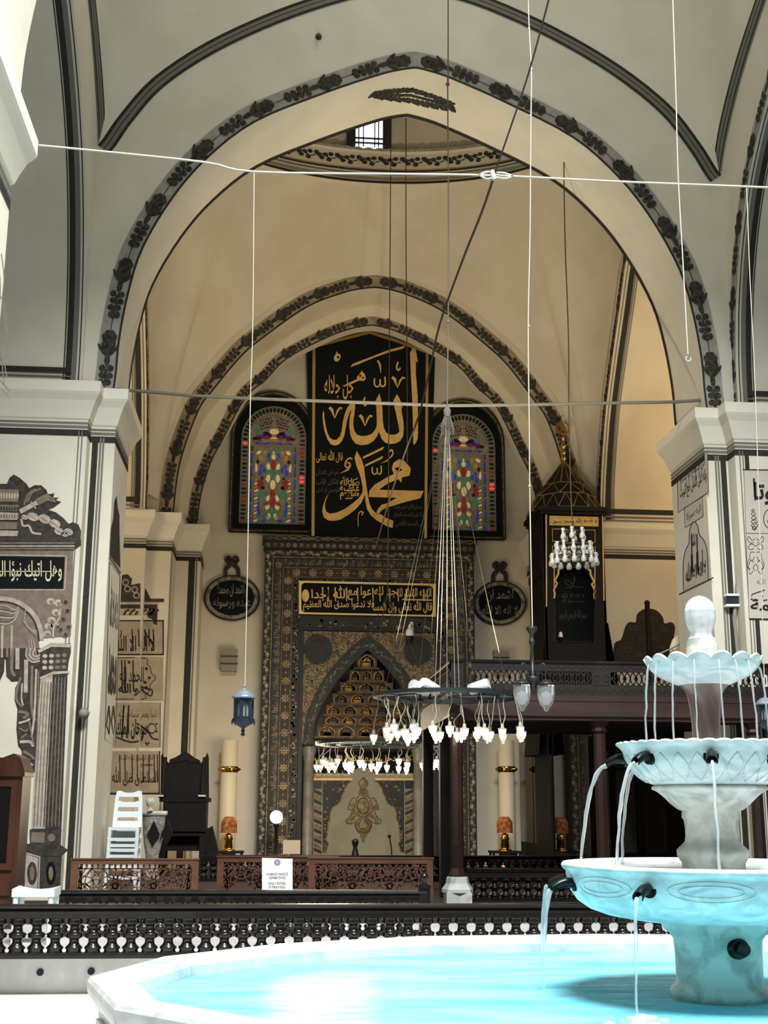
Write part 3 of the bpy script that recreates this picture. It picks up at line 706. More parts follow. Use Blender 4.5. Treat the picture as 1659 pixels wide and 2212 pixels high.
def rosette(u, v, an, k):
    P = []
    for j in range(32):
        r = .1*(.74+.26*cos(8*2*pi*j/32)); P.append((u+r*cos(2*pi*j/32), v+r*sin(2*pi*j/32)))
    b.poly(mp, P, .012, .02, 0); b.ring(mp, u, v, .035, .012, .021, None, 1, 10)
    b.disc(mp, u+cos(an)*.175, v+sin(an)*.175, .012, .012, .016, 0, 6, .03, an+pi/2)
along(.5, .355, rosette); b.build('gilt_rosette', ['tangilt', 'mihrab2'], rb)
fb2 = bandstrip('inner_floral_border', .61, .77, 'mihrab')
b = MB(); rk = random.Random(9)
def flo(u, v, an, k):
    for j in range(4): b.disc(mp, u+rk.uniform(-.055, .055), v+rk.uniform(-.055, .055), rk.uniform(.016, .034), .013, .02, rk.choice([0, 1, 1]), 7)
along(.69, .1, flo)
zp0 = atY(795, 1338, MF).z; zp1 = atY(795, 1358, MF).z
for i in range(90): b.disc(mp, xl+.9+(xr-xl-1.8)*rk.random(), zp1+(zp0-zp1)*rk.random(), rk.uniform(.018, .034), .004, .01, rk.choice([0, 1, 1, 1]), 7)
b.build('carved_flowers', ['greygold', 'mihrab2'], fb2)
b = MB(); b.loopstroke(mp, [(xl+.815, zf), (xl+.815, z_in+.04), (xr-.815, z_in+.04), (xr-.815, zf)], .06, 0, .05); b.build('inner_moulding', 'black', mh)
# spandrels with gilt arabesque, pointed script arch
sp = MB(); rk = random.Random(4); u0, u1 = xl+.86, xr-.86
def inside(x, z):
    if z < cap0: return False
    for i in range(len(no)-1):
        if no[i][0] <= x <= no[i+1][0]:
            f = (x-no[i][0])/max(no[i+1][0]-no[i][0], 1e-6); return z > no[i][1]+(no[i+1][1]-no[i][1])*f+.05
    return True
for i in range(13):
    for j in range(10):
        x = u0+.08+(u1-u0-.16)*(i+.5*(j % 2))/12.5; z = z_in-.1-(z_in-cap0-.1)*j/9.5
        if x < u1-.05 and inside(x, z):
            sp.ring(mp, x, z, .07, .022, .004, .016, 0, 12); sp.disc(mp, x, z, .03, .004, .02, 0, 7)
            for q in range(3): sp.disc(mp, x+.1*cos(q*2.1+i), z+.1*sin(q*2.1+i), .025, .004, .014, 0, 6)
g = MB(); gp = [(u0, z_in), (u0, cap0)]+no+[(u1, cap0), (u1, z_in)]; g.poly(mp, gp, 0, .004); M['arabground'] = mat('arabesque_ground', '#83704a', .55, metal=.1, var='#3a2f21', scale=9, vlo=.46, vhi=.54, detail=6, dist=2.5); go = g.build('spandrel', 'arabground', mh)
sp.build('gilt_arabesque', 'arab', go)
for sx in (u0+.3, u1-.36): b = MB(); b.disc(mp, sx, z_in-.37, .3, .006, .05, 0, 20); b.ring(mp, sx, z_in-.37, .22, .05, .05, .07, 0, 20); b.build('roundel_boss', 'mihrabgreen', go)
b = MB(); b.strip(mp, no, ni, -.03, .03); ao = b.build('script_arch', 'mihrabgreen', mh)
mid = [((p[0]+q[0])/2, (p[1]+q[1])/2) for p, q in zip(no, ni)]
b = MB(); rk = random.Random(2); L_ = [0]
for i in range(1, len(mid)): L_.append(L_[-1]+math.dist(mid[i], mid[i-1]))
for q in range(110):
    s_ = L_[-1]*(q+.5)/110; i = 0
    while i < len(L_)-2 and L_[i+1] < s_: i += 1
    p = Vector(mid[i]); d = (Vector(mid[i+1])-p); f = (s_-L_[i])/max(d.length, 1e-6); c = p+d*f; d.normalize(); nn = Vector((-d.y, d.x))
    h_ = rk.uniform(-.05, .05); P = [tuple(c+nn*h_+d*rk.uniform(-.05, .05)+nn*rk.uniform(-.03, .03)) for _ in range(4)]; b.stroke(mp, smooth(P, 3), .009, .032)
b.build('script_lettering', 'greygold', ao)
# niche: back wall, stalactite tiers
bk = WY(MF+.45); b = MB(); hx0, hx1 = no[0][0], no[-1][0]
b.rect(bk, hx0-.05, zf, hx1+.05, no[len(no)//2][1], 0); b.build('niche_back', 'mihrab2', mh)
crm = lambda yy: atY(795, 1365+yy/5.925, MF+.2).z
TI = [(1345, 1195, 530, 5), (1185, 1070, 455, 5), (1065, 935, 440, 5), (925, 790, 370, 4), (775, 650, 290, 3), (640, 495, 190, 3), (475, 295, 110, 1)]
M['muq'] = mat('muqarnas_brown', '#4b331c', .4, var='#2f2012', scale=8, metal=.2)
M['muqgold'] = mat('muqarnas_gold', '#a4803f', .3, metal=.5, var='#5e4420', scale=7)
for k, (y0, y1, hw, nc) in enumerate(TI):
    z0, z1 = crm(y0), crm(y1); hwm = hw*1.15/5.925*.0099; yf = MF+.38-.055*k; b = MB(); c0 = atY(793, 1365+y0/5.925, MF).x
    b.box(c0-hwm-.05, c0+hwm+.05, yf-.035, MF+.45, z0-.028, z0+.01, 0)
    cw = 2*hwm/nc
    for i in range(nc):
        xc = c0-hwm+cw*(i+.5); mpp = WY(yf); r = cw*.38; hz = z1-z0
        sh = [(xc-r, z0+.01), (xc-r, z0+hz*.5), (xc-r*.6, z0+hz*.75), (xc, z0+hz*.93), (xc+r*.6, z0+hz*.75), (xc+r, z0+hz*.5), (xc+r, z0+.01)]
        b.poly(mpp, [[(xc-cw/2, z0), (xc+cw/2, z0), (xc+cw/2, z1), (xc-cw/2, z1)], [(p[0]*.92+xc*.08, z0+.015+(p[1]-z0)*.95) for p in sh]], -.1, 0, 0)
        b.loopstroke(mpp, sh, .022, 0, .02, 1)
        b.poly(mpp, [(xc-r*.55, z0+.03), (xc+r*.55, z0+.03), (xc+r*.55, z0+hz*.42), (xc-r*.55, z0+hz*.42)], -.09, -.07, 1 if (i+k) % 2 == 0 else 0)
        for s_ in (-1, 1): b.poly(mpp, [(xc+s_*.01, z0+hz*.5), (xc+s_*r*.6, z0+hz*.5), (xc+s_*.01, z0+hz*.85)], -.09, -.06, 1 if (i+k) % 2 == 0 else 0)
        b.add([(xc-r, yf+.1, z0), (xc-r*.6, yf, z0), (xc-r*.6, yf, z0+hz*.6), (xc-r, yf+.1, z0+hz*.6)], [(0, 1, 2, 3)], 1)
    b.build('stalactite_tier', ['muq', 'muqgold'], mh)
b = MB(); zc0, zc1 = crm(1500), crm(1390)
for j in range(4): b.box(hx0+.02, hx1-.02, MF+.1+.05*(j % 2), MF+.45, zc0+(zc1-zc0)*j/4, zc0+(zc1-zc0)*(j+.9)/4)
b.build('niche_cornice', 'mihrab2', mh)
# inscription frieze on black, and painted curtain niche
lo = PM(MF+.4, 640, 1620, 5.925)
b = MB(); b.poly(lo, [(215, 20), (1500, 20), (1500, 395), (215, 395)], -.04, 0); fr = b.build('script_frieze', 'panelblack', mh)
b = MB(); txt(b, lo, 'كلما دخل عليها زكريا المحراب', 235, 165, 1480, 65, .006, bold=.02); txt(b, lo, 'حسنة وقنا عذاب النار', 240, 345, 700, 270, .006, bold=.008); txt(b, lo, 'ربنا اتنا فى الدنيا حسنة', 1010, 345, 1490, 270, .006, bold=.008)
b.stroke(lo, [(215, 375), (720, 375)], 26, 0, .02); b.stroke(lo, [(1010, 375), (1500, 375)], 26, 0, .02); b.build('gold_lettering', 'gold', fr)
b = MB(); b.poly(lo, [(215, 300), (700, 300), (790, 230), (930, 230), (1010, 300), (1500, 300), (1500, 1420), (215, 1420)], .001, .004); nb = b.build('painted_niche_panel', 'nichecream', mh)
SPL = [(720,395),(665,425),(620,500),(605,560),(580,600),(570,650),(530,700),(460,740),(438,800),(430,900),(412,920),(402,1020),(395,1090),(388,1160),(412,1200),(380,1310)]
b = MB(); rk = random.Random(3)
for s_ in (1, -1):
    g = MB()
    f = lambda P: [(858+s_*(p[0]-858), p[1]) for p in P]
    b.poly(lo, f([(352, 395)]+SPL+[(352, 1310)]), .004, .008, 0); b.stroke(lo, f(SPL), 14, .008, .012, 1); b.stroke(lo, f([(345, 400), (345, 1310)]), 14, .004, .02, 2)
    for i in range(46):
        y = 410+900*(rk.random()**1.6); xm = max([p[0] for p in SPL if p[1] <= y+40] and [min(p[0] for p in SPL if p[1] <= y+40)]); x = 365+(xm-385)*rk.random()
        b.disc(lo, 858+s_*(x-858), y, rk.uniform(9, 20), .009, None, 1 if i % 3 else 2, 7, rk.uniform(8, 16), rk.random()*3)
    b.poly(lo, f([(220, 395), (330, 395), (322, 490), (228, 490)]), .004, .03, 2)
    for i in range(14): g.poly(lo, f([(225, 500+i*62), (325, 545+i*62), (325, 585+i*62), (225, 540+i*62)]), .004, .022, 0 if i % 2 else 1)
    g.build('twisted_column', ['arab', 'mihrab2'], nb)
b.build('painted_curtain', ['mihrab', 'dullgold', 'black'], nb)
HALF = [(858,350),(885,380),(915,410),(910,460),(880,480),(915,530),(915,590),(950,620),(990,610),(1012,640),(1030,660),(1035,690),(1052,730),(1060,760),(1005,762),(1012,820),(1040,860),(1042,885),(1070,880),(1086,910),(1070,940),(1020,945),(960,920),(965,980),(940,1040),(895,1070),(890,1100),(870,1130),(868,1175)]
O_ = HALF+[(1716-x, y) for x, y in HALF[::-1]]
b = MB(); b.poly(lo, O_, .005, .01, 0); b.loopstroke(lo, O_, 9, .01, .014, 1); b.disc(lo, 855, 715, 82, .01, .016, 1, 24, 105); b.disc(lo, 855, 715, 70, .016, .018, 0, 24, 92)
for s_ in (-1, 1):
    for P in ([(870,850),(930,900),(960,940),(920,1030),(858,1060)], [(870,880),(905,930),(925,960),(890,1010),(858,1010)], [(890,860),(950,840),(1000,880),(1020,935)], [(945,640),(965,700),(985,760),(960,800),(900,840)], [(860,560),(890,540),(860,510)]):
        b.stroke(lo, smooth([(858+s_*(x-858), y) for x, y in P], 3), 11, .012, None, 1)
b.build('painted_medallion', ['arab', 'mihrab2'], nb)
for s_ in (1, -1):
    f = lambda x: 858+s_*(x-858); q0 = atY(640+f(148)/5.925, 1620+700/5.925, MF+.2)
    b = MB(); zb, zz = zf, atY(660, 1632, MF+.2).z
    b.lathe([(.14, 0), (.14, .08), (.115, .14), (.11, zz-zb-.12), (.13, zz-zb-.08), (.12, zz-zb-.04), (.16, zz-zb+.1), (.16, zz-zb+.18)], (q0.x, MF+.2, zb), 16); b.build('column', 'stonegrey', mh)
# gilt framed verse panel on the mihrab
vp = PM(MF-.045, 540, 1130, 3.318)
t = thing('verse_panel', 'wide black plaque of gold calligraphy with gilt frame fixed across upper mihrab', 'calligraphy plaque', (CXA, MF-.02, 5.6))
VF = [(350, 413), (1331, 436), (1331, 672), (350, 652)]; VI = [(368, 428), (1312, 450), (1312, 660), (368, 640)]
b = MB(); b.poly(vp, VF, -.04, .0); b.build('board', 'panelblack', t)
b = MB(); b.poly(vp, [VF, VI], 0, .02)
for (x, y), (dx, dy) in zip(VI, ((1, 1), (-1, 1), (-1, -1), (1, -1))): b.poly(vp, [(x, y), (x+dx*22, y), (x+dx*8, y+dy*8), (x, y+dy*22)], 0, .02)
b.build('gilt_frame', 'goldline', t)
b = MB()
txt(b, vp, 'قال الله تعالى وان المسا', 880, 645, 1305, 545, .006, bold=.012); txt(b, vp, 'فلا تدعوا صدق الله العظيم', 380, 632, 890, 530, .006, bold=.012)
txt(b, vp, 'النبيه السلم لله', 1050, 560, 1300, 465, .006, bold=.012); txt(b, vp, 'جد لله عوا مع', 700, 552, 1050, 452, .006, bold=.012); txt(b, vp, 'الله احدا', 440, 540, 700, 448, .006, bold=.012)
for x in (520, 560, 610, 690, 770, 880, 930, 1000, 1060, 1120, 1170, 1245, 1270): b.stroke(vp, [(x, 455+(x-368)*.022), (x+3, 560)], [10, 6], .006)
b.stroke(vp, [(1090, 547), (1305, 552)], 9, .006); b.disc(vp, 398, 520, 26, .006, None, 0, 14, 46)
b.build('gold_lettering', 'gold', t)
# ---- roundels with bows
for px, py, rx, ry, s1, s2, lb in ((501, 1292, 61, 49, 'واشهد ان محمدا', 'عبده ورسوله', 'left'), (1079, 1303, 58, 48, 'اشهد ان', 'لا اله الا الله', 'right')):
    o_ = PM(26.56, px, py, 1); t = thing('oval_roundel', ('oval black calligraphy roundel with ribbon bow, above the small blue hanging lantern' if lb == 'left' else 'oval black calligraphy roundel with ribbon bow, beside the minbar tower'), 'calligraphy roundel', tuple(atY(px, py+ry, 26.58)), 'oval roundels flanking the mihrab')
    b = MB(); b.disc(o_, 0, 0, rx, -.03, .04, 0, 40, ry); b.build('board', 'line', t)
    b = MB(); b.ring(o_, 0, 0, rx*.86, rx*.13, .04, .06, 0, 40, ry*.86); b.build('gilt_ring', 'greygold', t)
    b = MB(); b.disc(o_, 0, 0, rx*.8, .04, .045, 0, 40, ry*.8); b.build('black_ground', 'panelblack', t)
    b = MB(); txt(b, o_, s1, -rx*.5, -2, rx*.5, -ry*.62, .05, bold=.01); txt(b, o_, s2, -rx*.66, ry*.5, rx*.66, -ry*.02, .05, bold=.01); b.build('lettering', 'greygold', t)
    b = MB()
    for s_ in (-1, 1):
        b.stroke(o_, smooth([(s_*14, -ry+2), (s_*13, -ry-14), (s_*4, -ry-24), (s_*12, -ry-34), (s_*6, -ry-38), (0, -ry-26)], 4), 9, -.02, .03)
    b.disc(o_, 0, -ry-26, 6, .02, .045); b.build('ribbon_bow', 'mihrab2', t)
# ================================================================== POOL AND FOUNTAIN
FY = 6.28; FX = atY(1543, 1900, FY).x
def fz(y): return atY(1535, y, FY).z
def fr_(hw, y): p = atY(1535, y, FY); return hw*fwd.dot(p-EYE)/FPX
def prof(P): return [(fr_(h, y), fz(y)) for h, y in P]
# marbles and water of the fountain
M['bowl'] = mat('bowl_marble', '#d3d8d6', .28, var='#b0babb', scale=5, vlo=.36, vhi=.6, detail=9, dist=1.6, stretch=(1, 1, 2.6), bump=.06, bscale=40)
M['stream'] = mat('falling_water', '#eef8fa', .1, trans=.6, ior=1.15, spec=.8, alpha=.72, bump=.8, bscale=60, stretch=(1, 1, .15))
M['foam'] = mat('water_foam', '#f4ffff', .4)
def water():
    m = mat('pool_water', '#8ee0ea', .25, spec=.13, var='#58c2da', scale=2.2, vlo=.3, vhi=.62, detail=5, stretch=(.55, 1.9, 1), dist=.6, bump=.9, bscale=5)
    return m
M['water'] = water()
RZ = .8; WL = .71
tl = [(1285, 2016), (905, 2021), (600, 2037), (345, 2065), (189, 2107), (247, 2168)]
V = [tuple(atZ(x, y, RZ)[:2]) for x, y in tl]; V[0] = (2.15, V[0][1]); V[1] = (.96, 8.46)
V += [(.2, 4.72), (1.25, 4.2)]
ring = [V[0]]+V[1:]+[(2.15, 4.1)]; ring = ring+[(4.3-x, y) for x, y in ring[-2:0:-1]]       # runs counter-clockwise seen from above
def closed_sweep(mb, P, pr, mt=0):
    n = len(P); k = len(pr); vs = []
    for i in range(n):
        a = Vector(P[i-1]); b_ = Vector(P[i]); c = Vector(P[(i+1) % n]); d0 = (b_-a).normalized(); d1 = (c-b_).normalized()
        n0 = Vector((d0.y, -d0.x)); n1 = Vector((d1.y, -d1.x)); m = (n0+n1)/(1+n0.dot(n1))
        vs += [(b_.x+m.x*o, b_.y+m.y*o, z) for o, z in pr]
    mb.add(vs, [(i*k+j, i*k+j+1, ((i+1) % n)*k+j+1, ((i+1) % n)*k+j) for i in range(n) for j in range(k-1)], mt)
pool = thing('fountain_basin', 'white marble many-sided pool basin filled with turquoise water in the court', 'fountain basin', (2.15, 6.3, 0))
b = MB(); closed_sweep(b, ring, [(-.09,.0),(-.09,.1),(-.06,.12),(-.06,.64),(-.03,.68),(-.005,.72),(0,.745),(0,.775),(-.012,.794),(-.03,.8),(-.17,.8),(-.2,.785),(-.215,.76),(-.24,.5)]); b.build('basin_wall', 'marble', pool)
b = MB(); closed_sweep(b, ring, [(-.24,.5),(-.3,.48)]); b.poly(WZ(0), [(x*.9+2.15*.1, y*.9+.63) for x, y in ring], .48); b.build('basin_floor', 'marble', pool)
b = MB()
for i in (3, 4, 5):                                                 # framed sunk panels on the outer faces
    p, q = Vector(ring[i]), Vector(ring[i+1]); d = (q-p).normalized(); nn = Vector((d.y, -d.x)); L_ = (q-p).length
    mpp = lambda u, v, w=0: tuple((p+d*u-nn*(.06-w)).to_3d()+Vector((0, 0, v)))
    b.loopstroke(mpp, [(.1, .16), (L_-.1, .16), (L_-.1, .6), (.1, .6)], .035, 0, .02); b.loopstroke(mpp, [(.18, .23), (L_-.18, .23), (L_-.18, .53), (.18, .53)], .015, 0, .01)
b.build('carved_panel', 'marble', pool)
b = MB(); rk = random.Random(6)
inn = []
n = len(ring)
for i in range(n):
    a = Vector(ring[i-1]); c0 = Vector(ring[i]); c1_ = Vector(ring[(i+1) % n]); d0 = (c0-a).normalized(); d1 = (c1_-c0).normalized(); n0 = Vector((d0.y, -d0.x)); n1 = Vector((d1.y, -d1.x)); inn.append(tuple(c0-(n0+n1)/(1+n0.dot(n1))*.222))
b.poly(WZ(0), inn, WL); o = b.build('pool_water', 'water'); o['kind'] = 'stuff'; tag(o, 'turquoise rippled water filling the marble pool', 'water')
fo = thing('fountain', 'tall tiered white marble fountain with three bowls and a bud finial', 'fountain', (FX, FY, .5))
C0 = (FX, FY, 0)
def lat(name, P, m_, n=40, flute=0, amp=0, lo=0, hi=99, parent=fo):
    b = MB(); pr = prof(P); vs = []
    for r, z in pr:
        for j in range(n):
            a_ = 2*pi*j/n; rr = r*(1+amp*abs(cos(a_*flute/2))) if flute and lo <= z <= hi else r; vs.append((FX+rr*cos(a_), FY+rr*sin(a_), z))
    b.add(vs, [(i*n+j, i*n+(j+1) % n, (i+1)*n+(j+1) % n, (i+1)*n+j) for i in range(len(pr)-1) for j in range(n)], 0, True)
    b.add(vs[:n], [tuple(range(n))]); b.add(vs[-n:], [tuple(range(n))]); return b.build(name, m_, parent)
lat('pedestal', [(100,2196),(100,2160),(106,2150),(107,2143),(103,2133),(93,2127),(92,2118),(92,2080),(92,2054),(94,2028),(101,2017),(112,2008),(118,1998),(118,1984)], 'marble_old', 48)
lat('middle_stem', [(68,1885),(67,1864),(72,1856),(76,1848),(76,1836),(66,1826),(58,1818),(56,1806),(56,1788),(58,1772),(62,1766),(61,1752),(69,1749),(84,1737),(98,1722),(110,1712),(117,1708),(122,1706),(123,1702),(121,1699),(114,1697)], 'marble_old', 48)
lat('upper_stem', [(30,1606),(30,1590),(30,1563),(32,1534),(36,1505),(42,1491),(51,1481),(55,1476)], 'marble_brown', 32)
lat('finial_stem', [(44,1450),(37,1427),(34,1410),(34,1395),(32,1390),(30,1381)], 'marble_old', 32)
b = MB(); n = 48; P = prof([(30,1381),(25,1376),(24,1368),(29,1354),(33,1341),(34,1332),(33.5,1322),(34,1319),(32,1316),(29,1305),(22,1297),(13,1291),(1,1287)]); vs = []
for r, z in P:
    for j in range(n): a_ = 2*pi*j/n; rr = r*(1-.07*abs(sin(a_*4))**3); vs.append((FX+rr*cos(a_), FY+rr*sin(a_), z))
b.add(vs, [(i*n+j, i*n+(j+1) % n, (i+1)*n+(j+1) % n, (i+1)*n+j) for i in range(len(P)-1) for j in range(n)], 0, True); b.build('bud_finial', 'bowl', fo)
# scalloped top bowl
def scallop(name, outer, inner, k, amp, dz, n=160):
    b = MB(); pr = prof(outer)+prof(inner); t0 = len(outer)-1; vs = []; zt_ = pr[t0][1]; zb_ = pr[0][1]
    for i, (r, z) in enumerate(pr):
        wt = max(0, min(1, (z-zb_)/(zt_-zb_)))**2
        for j in range(n):
            a_ = 2*pi*j/n; s_ = abs(cos(a_*k/2))**.7; vs.append((FX+r*(1+amp*wt*(s_-.5))*cos(a_), FY+r*(1+amp*wt*(s_-.5))*sin(a_), z+dz*wt*(s_-.6)))
    b.add(vs, [(i*n+j, i*n+(j+1) % n, (i+1)*n+(j+1) % n, (i+1)*n+j) for i in range(len(pr)-1) for j in range(n)], 0, True); return b.build(name, 'bowl', fo)
scallop('scalloped_bowl', [(52,1481),(62,1477),(80,1469),(98,1459),(110,1448),(117,1439),(122,1431),(124,1427)], [(120,1424),(113,1430),(95,1440),(60,1446),(20,1448)], 16, .05, .032)
scallop('middle_bowl', [(112,1700),(117,1696),(126,1693),(135,1689),(145,1682),(153,1675),(160,1667),(166,1659),(171,1650),(175,1641),(178,1632),(181,1624),(186,1617),(193,1611),(194,1608)], [(190,1605),(183,1608),(176,1616),(150,1632),(60,1640),(20,1640)], 40, .012, .006)
scallop('lower_bowl', [(118,1990),(150,1988),(187,1985),(237,1976),(271,1964),(296,1946),(308,1926),(314,1903),(317,1888),(318,1882),(325,1876),(327,1870)], [(323,1864),(312,1864),(300,1872),(270,1884),(200,1892),(60,1894),(20,1894)], 8, .002, .0, 96)
OL = prof([(237,1976),(271,1964),(296,1946),(308,1926),(314,1903),(317,1888),(318,1882)])
def olr(z):
    for (r0, z0), (r1, z1) in zip(OL, OL[1:]):
        if z0 <= z <= z1: return r0+(r1-r0)*(z-z0)/(z1-z0)
    return OL[-1][0] if z > OL[-1][1] else OL[0][0]
b = MB()                                                              # relief rings on the lower bowl
for k in range(8):
    a0 = radians(-110.5+45*k); zc = fz(1909)
    for (w_, h_) in ((.27, .045), (.2, .026)):
        L2 = [(a0+w_*cos(2*pi*j/20), zc+h_*sin(2*pi*j/20)) for j in range(20)]
        b.tube([(FX+(olr(z)+.0005)*cos(u), FY+(olr(z)+.0005)*sin(u), z) for u, z in L2], .0028, 5, closed=True)
b.build('carved_relief', 'bowl', fo)
OB = prof([(126,1693),(135,1689),(145,1682),(153,1675),(160,1667),(166,1659),(171,1650),(175,1641),(178,1632),(181,1624),(186,1617)])
def obr(z):
    for (r0, z0), (r1, z1) in zip(OB, OB[1:]):
        if z0 <= z <= z1: return r0+(r1-r0)*(z-z0)/(z1-z0)
    return OB[0][0] if z < OB[0][1] else OB[-1][0]
b = MB(); zA, zB = fz(1690), fz(1632)
for k in range(28):
    a0 = 2*pi*k/28; P = [(a0+.11*sin(pi*t)*(1.15-t*.5)*s_, zA+(zB-zA)*t) for s_, ts in ((1, range(9)), (-1, range(7, 0, -1))) for t in [q/8 for q in ts]]
    b.tube([(FX+(obr(z)+.001)*cos(u), FY+(obr(z)+.001)*sin(u), z) for u, z in P], .004, 5, closed=True)
b.build('carved_petals', 'bowl', fo)
# bronze spouts
def spout(th, r, z, L_, rad):
    b = MB(); d = Vector((cos(th), sin(th), 0)); base = Vector((FX, FY, z))+d*r; s_ = Vector((-sin(th), cos(th), 0))
    b.tube([base-d*.02, base+d*.012], [rad*1.55, rad*1.45], 18)
    P = [base, base+d*L_*.4+Vector((0, 0, .004)), base+d*L_*.75-Vector((0, 0, rad*.35)), base+d*L_-Vector((0, 0, rad*1.1))]
    P = [Vector(p) for p in smooth([tuple(p) for p in P], 3)]; n = 11; vs = []
    for i, p in enumerate(P):
        t = i/(len(P)-1); a1 = pi*(1.0-.32*t); rr = rad*(1+.1*t)
        for sg, q in ((1, 1.0), (-1, .78)):
            for j in range(n):
                an = pi/2-a1+2*a1*j/(n-1) if sg > 0 else pi/2+a1-2*a1*j/(n-1); vs.append(p+(s_*cos(an+pi)+Vector((0, 0, 1))*sin(an+pi)*-1)*rr*q if False else p+(s_*cos(an)+Vector((0, 0, 1))*sin(an))*rr*q)
    m2 = 2*n; b.add(vs, [(i*m2+j, i*m2+(j+1) % m2, (i+1)*m2+(j+1) % m2, (i+1)*m2+j) for i in range(len(P)-1) for j in range(m2)], 0, True)
    k = (len(P)-1)*m2; b.add(vs[k:], [(j, j+1, m2-2-j, m2-1-j) for j in range(n-1)])
    b.build('spout', 'bronze', fo); return base+d*(L_+.004)-Vector((0, 0, rad*1.25))
T2 = {}
for th in (163, -152, -107, -62, 118): T2[th] = spout(radians(th), fr_(172, 1640), fz(1640), .1, .025)
T3 = {}
for th in (-178, -133, 158): T3[th] = spout(radians(th), fr_(308, 1908), fz(1908), .12, .025)
pq = atY(1597, 2048, FY-.2); b = MB()                                  # iron pipe stub on the pedestal
d = Vector((pq.x-FX, pq.y-FY-.12, 0)).normalized(); base = Vector((FX, FY, pq.z))+d*(fr_(93, 2048)-.01)
b.tube([base, base+d*.02, base+d*.03, base+d*.05], [.052, .05, .042, .042], 18); b.tube([base+d*.05, base+d*.085], [.03, .03], 16); b.tube([base+d*.0851, base+d*.0855], [.017, .017], 12, 1); b.build('pipe_stub', ['bronze', 'black'], fo)
# falling water
def stream(p0, th, out, z1, r0, r1, label, twist=0):
    d = Vector((cos(th), sin(th), 0)); P = []; R_ = []; h = p0.z-z1; rk = random.Random(int(p0.x*1000+p0.z*77))
    for i in range(13):
        t = i/12; P.append(p0+d*out*(t**.75)-Vector((0, 0, h*(.15*t+.85*t*t if t < 1 else 1)))+Vector((rk.uniform(-1, 1), rk.uniform(-1, 1), 0))*.004*t); R_.append((r0+(r1-r0)*t)*rk.uniform(.8, 1.2))
    b = MB(); b.tube(P, R_, 8, flat=1.3); o = b.build('water_stream', 'stream'); tag(o, label, 'water stream', 'thin water jets of the fountain'); return P[-1]
zb2 = fz(1640)+.02; zb3 = fz(1890)+.01
for th, lab in ((163, 'water jet from the leftmost spout of the middle bowl into the lower bowl'), (-152, 'water jet from the front left spout of the middle bowl'), (-107, 'water jet from the front centre spout of the middle bowl'), (-62, 'water jet from the front right spout of the middle bowl, at the picture edge'), (118, 'thin water jet behind the middle bowl stem, seen left of the stem')):
    stream(T2[th], radians(th), .15, zb3, .009, .006, lab)
for th, lab in ((-178, 'water jet from the leftmost spout of the lower bowl into the pool'), (-133, 'water jet from the front spout of the lower bowl falling to the splash'), (158, 'water jet behind the lower bowl left spout')):
    e_ = stream(T3[th], radians(th), .05, WL, .011, .004, lab)
    if th == -133:
        b = MB(); rk = random.Random(1)
        for i in range(16): a_ = rk.random()*6.28; r = rk.random()**.7*.13; b.ball((e_.x+r*cos(a_)*1.1, e_.y+r*sin(a_), WL+.002), rk.uniform(.015, .04), 8, 0, .3)
        o = b.build('splash_foam', 'foam'); o['kind'] = 'stuff'; tag(o, 'white splash foam on the pool where the front jet lands', 'foam')
rt = fr_(123, 1432)
def pxof(p):
    d = p-EYE; c = Vector((right.dot(d), up.dot(d), fwd.dot(d))); return CX+FPX*c.x/c.z
def over(px, lab, r0=.0048):
    best = min(range(-185, 5), key=lambda t: abs(pxof(Vector((FX+rt*cos(radians(t)), FY+rt*sin(radians(t)), fz(1440))))-px)); th = radians(best)
    p = Vector((FX+rt*.98*cos(th), FY+rt*.98*sin(th), fz(1438))); stream(p, th, .04, zb2, r0, .004, lab)
for px, lab in ((1401, 'leftmost thin water thread falling from the scalloped bowl'), (1419, 'second water thread from the left below the scalloped bowl'), (1455, 'third water thread from the left, falling clear of the brown stem'), (1500, 'water thread running down left face of the brown upper stem'),
        (1552, 'water thread running down right face of the brown upper stem'), (1588, 'water thread falling just right of the brown upper stem'), (1616, 'water thread second from right below the scalloped bowl'), (1640, 'rightmost water thread falling from the scalloped bowl')):
    over(px, lab)
